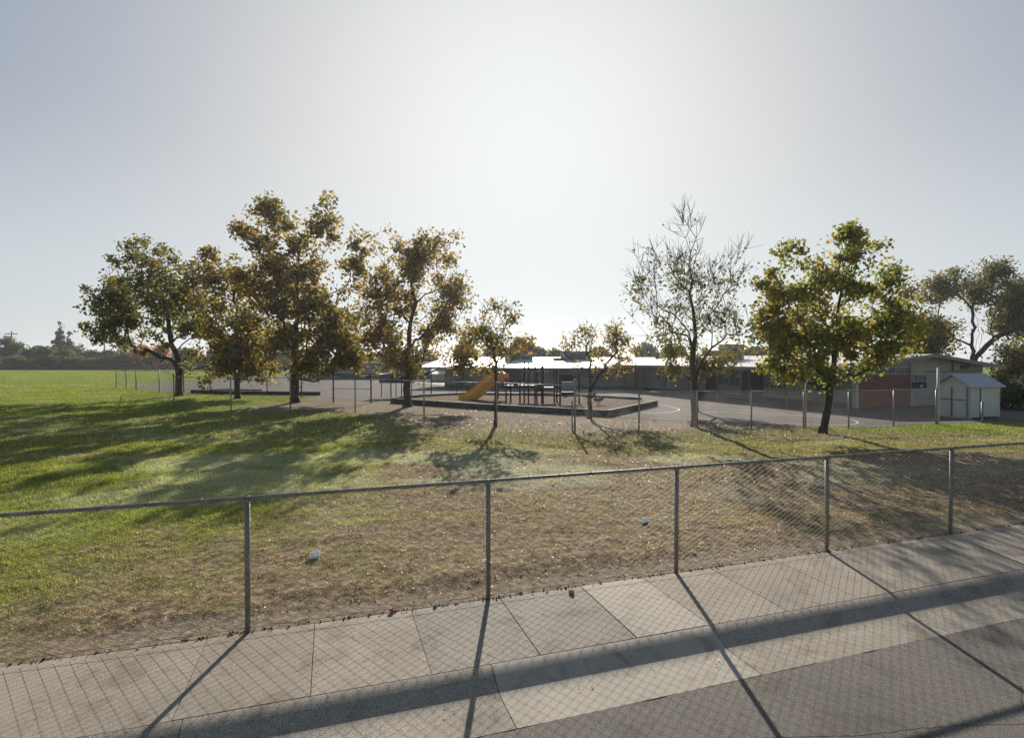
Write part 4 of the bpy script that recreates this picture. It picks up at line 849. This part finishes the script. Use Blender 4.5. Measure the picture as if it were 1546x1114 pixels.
# far boundary fence of the field: dark boards
bf = thing('board_fence', (-230, 168, 0), 0, label='long dark board fence along the far edge of the playing field', cat='fence')
L = 190; nb_ = 48
pme = MB().box((0, 0, .95), (L / nb_ - .04, .08, 1.9)).mesh('fence_panel', M['timber'])
for k in range(nb_):
    o = link(bpy.data.objects.new('fence_panel', pme), bf); o.location = ((k + .5) * L / nb_, 0, random.uniform(-.06, .06))
hd = []
for k, (px, w_) in enumerate([(20, 60), (75, 50), (125, 55), (175, 50), (230, 55), (290, 60), (350, 60), (410, 60)]):
    tree('boundary_shrub', px, 0, [(px, 546, w_ * .5, 4.5), (px + 8, 544, w_ * .3, 4)], 70, 50, .42, 'leaf_dark' if k % 2 else 'leaf_mid',
         'dark shrub on the field boundary, ' + ['below the utility pole', 'left of the conifers', 'under the conifers', 'left of the orange trees', 'under the taller orange tree', 'behind the leftmost trunk', 'behind the second trunk', 'left of the tallest tree'][k], cat='shrub', trunk_px=2, fork=.6, seed=300 + k, sig=.6, yd=164, depthf=.5)
# utility poles
def upole(px, top, yd, label, arm=True):
    x = (px - 773) * yd / F; h = CH - (top - HY) * yd / F; t = thing('utility_pole', (x, yd, 0), .1, label=label, cat='utility pole')
    MB().tube([(0, 0, 0), (0, 0, h)], [.26, .16], 8).build('pole', M['utility'], t, True)
    if arm:
        MB().box((0, -.2, h - 1.1), (4.2, .22, .24)).build('crossarm', M['utility'], t)
        for k in (-1.9, -.9, .9, 1.9): MB().tube([(k, -.2, h - 1), (k, -.2, h - .65)], .12, 6).build('insulator', M['utility'], t)
upole(18, 500, 205, 'timber utility pole with a crossarm above the far left trees')
upole(158, 512, 200, 'slim utility pole left of the orange trees', False); upole(191, 500, 185, 'tall utility pole seen under the leftmost tree crown', False)

# ------------------------------------------------------------------ grass, fallen leaves, litter
def visible(X_, Y_, m=2.0): return np.abs(X_) < Y_ * .925 + m
def scatter(n, y0, y1, rng, p=1.0):
    t = rng.random(n); Ys = (y0 ** p + t * (y1 ** p - y0 ** p)) ** (1 / p); Xs = (rng.random(n) * 2 - 1) * (Ys * .925 + 2); return Xs, Ys
def zlawn(X_, Y_):
    g, d, u, v, n2 = fields(X_, Y_); return relief(X_, Y_, u, v, d), g, d, u, v
def make_grass(n, y0, y1, nb, hgt, wid, rng, spread):
    Xs, Ys = scatter(n, y0, y1, rng, 1.4)
    z, g, d, u, v = zlawn(Xs, Ys)
    ia = np.interp(Xs, _ax, _ay, left=999, right=999); clump = fbm(Xs * 2.2, Ys * 2.2, 77, 3)
    iy = np.interp(Xs, _ix, _iy)
    keep = (v > .12) & (Ys < ia - .15) & (rng.random(n) > d * 1.15) & (rng.random(n) < (.35 + .65 * g) * (.35 + 1.3 * clump))
    Xs, Ys, z, g, d, clump = [a[keep] for a in (Xs, Ys, z, g, d, clump)]; N = len(Xs)
    Xb = np.repeat(Xs, nb) + rng.normal(0, spread, N * nb); Yb = np.repeat(Ys, nb) + rng.normal(0, spread, N * nb); zb = np.repeat(z, nb); gb = np.repeat(g, nb); db = np.repeat(d, nb)
    K = N * nb; h = hgt * (.55 + .75 * gb) * rng.uniform(.5, 1.3, K) * (.6 + .8 * np.repeat(clump, nb)); a = rng.uniform(0, 2 * math.pi, K); w = wid * rng.uniform(.6, 1.4, K); ln = rng.uniform(.2, 1.1, K) * h; la = rng.uniform(0, 2 * math.pi, K)
    p0 = np.stack([Xb - np.cos(a) * w, Yb - np.sin(a) * w, zb - .006], -1); p1 = np.stack([Xb + np.cos(a) * w, Yb + np.sin(a) * w, zb - .006], -1)
    p2 = np.stack([Xb + np.cos(la) * ln, Yb + np.sin(la) * ln, zb + h], -1)
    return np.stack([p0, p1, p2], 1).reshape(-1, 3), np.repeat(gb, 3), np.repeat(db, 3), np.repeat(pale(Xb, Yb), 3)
rng = np.random.default_rng(55)
parts = [make_grass(75000, 4.5, 11, 5, .042, .0035, rng, .022), make_grass(75000, 10, 20, 4, .05, .007, rng, .035), make_grass(60000, 19, 55, 3, .065, .014, rng, .06), make_grass(90000, 50, 160, 3, .06, .035, rng, .25)]
v = np.concatenate([p[0] for p in parts]); gr = fast_mesh('grass', v, np.arange(len(v)).reshape(-1, 3), M['blade'], label='mown green and straw-coloured grass of the lawn', kind='stuff')
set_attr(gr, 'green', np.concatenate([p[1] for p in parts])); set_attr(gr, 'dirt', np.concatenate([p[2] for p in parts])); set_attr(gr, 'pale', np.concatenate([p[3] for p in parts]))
# fallen leaves
def litter(n, y0, y1, size, rng, dens):
    Xs, Ys = scatter(n, y0, y1, rng, 1.6); z, g, d, u, v = zlawn(Xs, Ys)
    keep = (v > .03) & (rng.random(n) < dens(Xs, Ys, g, d, v)); Xs, Ys, z = Xs[keep], Ys[keep], z[keep]; N = len(Xs)
    a = rng.uniform(0, 2 * math.pi, N); tl = rng.normal(0, .28, (N, 2)); s = size * rng.uniform(.5, 1.3, N)
    ca, sa = np.cos(a), np.sin(a); out = []
    for (lx_, ly_, lz_) in ((-.55, 0, .0), (0, .4, .18), (.55, 0, .05), (0, -.4, .12)):
        xx, yy_ = (lx_ * ca - ly_ * sa) * s, (lx_ * sa + ly_ * ca) * s; out.append(np.stack([Xs + xx, Ys + yy_, z + .012 + lz_ * s + xx * tl[:, 0] + yy_ * tl[:, 1] + np.abs(tl).sum(1) * s * .3], -1))
    return np.stack(out, 1).reshape(-1, 3)
dens = lambda X_, Y_, g, d, v: np.clip((.25 + .55 * sstep(-4, -1, X_) + .8 * sstep(20, 26, Y_) * (X_ > -17)) * (1 - .55 * g) * (.5 + fbm(X_ * .5, Y_ * .5, 5) ) * np.where((v < .3), .35, 1), 0, 1)
lv = np.concatenate([litter(24000, 6, 14, .030, rng, dens), litter(20000, 13, 26, .05, rng, dens), litter(9000, 20, 36, .085, rng, lambda X_, Y_, g, d, v: (np.abs(X_ + 3) < 16) * (1 - g) * .8 * (Y_ < np.interp(X_, _ax, _ay) + .3))])
fast_mesh('fallen_leaves', lv, np.arange(len(lv)).reshape(-1, 4), M['litter'], label='dry fallen leaves scattered over the grass and bare soil', kind='stuff')
gl = np.random.default_rng(8); Nn = 90; ug = gl.uniform(-8, 14, Nn); vg = np.where(gl.random(Nn) < .5, gl.normal(-1.9, .07, Nn), gl.uniform(-2.2, -.05, Nn)); vg = np.clip(vg, -2.2, -.03)
xy = np.array([uv2xy(a, b) for a, b in zip(ug, vg)]); zz_ = np.interp(-vg, [0, 1.45, 1.6, 1.8, 2.3], [.006, .006, -.03, -.128, -.11]); a = gl.uniform(0, 6.28, Nn); s_ = gl.uniform(.012, .032, Nn)
vv_ = [np.stack([xy[:, 0] + (l * np.cos(a) - m_ * np.sin(a)) * s_, xy[:, 1] + (l * np.sin(a) + m_ * np.cos(a)) * s_, zz_ + .004 + h_ * s_], -1) for l, m_, h_ in ((-.55, 0, .05), (0, .4, .3), (.55, 0, .1), (0, -.4, .25))]
fast_mesh('gutter_leaves', np.stack(vv_, 1).reshape(-1, 3), np.arange(Nn * 4).reshape(-1, 4), M['litter'], label='few dry leaves blown onto the sidewalk and along the gutter', kind='stuff')
# clods, dead leaves and grass crumbs in a line along the sidewalk edge
ed = MB(); er = random.Random(9); dk_ = []
m2 = MB()
for k in range(900):
    u_ = er.uniform(-12, 24); x, y = uv2xy(u_, er.gauss(.0, .018)); s = er.uniform(.008, .026)
    q = [Vector((er.uniform(-1, 1), er.uniform(-1, 1), er.uniform(-.5, .8))).normalized() * s for _ in range(5)]
    m2.add([Vector((x, y, .008)) + a for a in q], [(0, 1, 2), (0, 2, 3), (0, 3, 4), (1, 2, 4), (2, 3, 4), (0, 1, 4)])
m2.build('edge_debris', mat('damp_debris', (.05, .03, .018), (.13, .085, .05), scale=30, rough=.9), label='dark crumbled leaves and soil along the sidewalk edge', kind='stuff')
# tufts growing at the sidewalk edge at the left
# crumpled litter pieces: each its own thing
def crumple(name, px, py, size, m, label, cat, seed, flat=.7):
    x, y = at(px, py); g, d, u, v, n2 = fields(np.array([x]), np.array([y])); z = float(relief(np.array([x]), np.array([y]), u, v, d)[0]) if v[0] > 0 else 0
    bm = bmesh.new(); bmesh.ops.create_icosphere(bm, subdivisions=3, radius=size / 2); rr = random.Random(seed)
    from mathutils import noise as mn
    for vv in bm.verts:
        n_ = mn.noise(vv.co * (5.5 / size) * .5 + Vector((seed, 0, 0))) ; n3 = mn.cell(vv.co * (9 / size) + Vector((seed, 3, 0))); vv.co *= 1 + n_ * .55 + (n3 - .5) * .3; vv.co.z *= flat
    me = bpy.data.meshes.new(name); bm.to_mesh(me); bm.free(); me.materials.append(M[m]); o = bpy.data.objects.new(name, me); o.location = (x, y, z + size * .3 * flat + .01); o.rotation_euler = (seed, seed * 2, seed * 3)
    tag(link(o), label, cat)
crumple('crumpled_paper', 474, 848, .15, 'paper', 'crumpled white paper lying on the grass between the two left fence posts', 'litter', 1)
crumple('crumpled_paper', 974, 792, .13, 'paper', 'torn white scrap on the grass just left of the third fence post', 'litter', 2, .5)
crumple('crumpled_wrapper', 591, 926, .075, 'pink', 'pink wrapper at the sidewalk edge', 'litter', 3)
crumple('crumpled_wrapper', 657, 916, .06, 'paper', 'small white scrap among dark leaves at the sidewalk edge', 'litter', 4)
crumple('crumpled_wrapper', 863, 898, .075, 'orange_paper', 'orange wrapper on the sidewalk left of the pale slab', 'litter', 5, .5)
crumple('crumpled_wrapper', 1048, 838, .06, 'paper', 'small white scrap right of the third fence post', 'litter', 6)

# ------------------------------------------------------------------ autumn haze
hm = bpy.data.materials.new('haze_air'); hm.use_nodes = True; ns, ls = nodes(hm); ns.remove(ns['Principled BSDF'])
pv = ns.new('ShaderNodeVolumePrincipled'); pv.inputs['Color'].default_value = (.93, .95, 1, 1); pv.inputs['Density'].default_value = HAZE; pv.inputs['Anisotropy'].default_value = .55
ls.new(pv.outputs[0], ns['Material Output'].inputs['Volume'])
MB().box((0, 560, 14.5), (1780, 1640, 32)).build('haze', hm, kind='stuff')

# ------------------------------------------------------------------ groups of like things
GROUPS = {'broadleaf_tree': 'broadleaf trees of the school grounds', 'young_tree': 'young trees near the playground', 'distant_tree': 'trees along the horizon',
          'conifer': 'conifers on the field boundary', 'boundary_shrub': 'shrubs along the field boundary', 'utility_pole': 'utility poles far behind the field', 'spring_rider': 'spring riders in the mulch',
          'rooftop_unit': 'boxes on the classroom roofs', 'steel_post': 'single posts round the court', 'chain_link_fence': 'chain-link fences', 'playground_border': 'plank borders of the play areas',
          'crumpled_wrapper': 'litter along the sidewalk', 'crumpled_paper': 'paper scraps on the grass', 'school_wing': 'classroom wings of the school'}
for o in list(scene.objects):
    if o.parent is None and o.name.split('.')[0] in GROUPS: o['group'] = GROUPS[o.name.split('.')[0]]
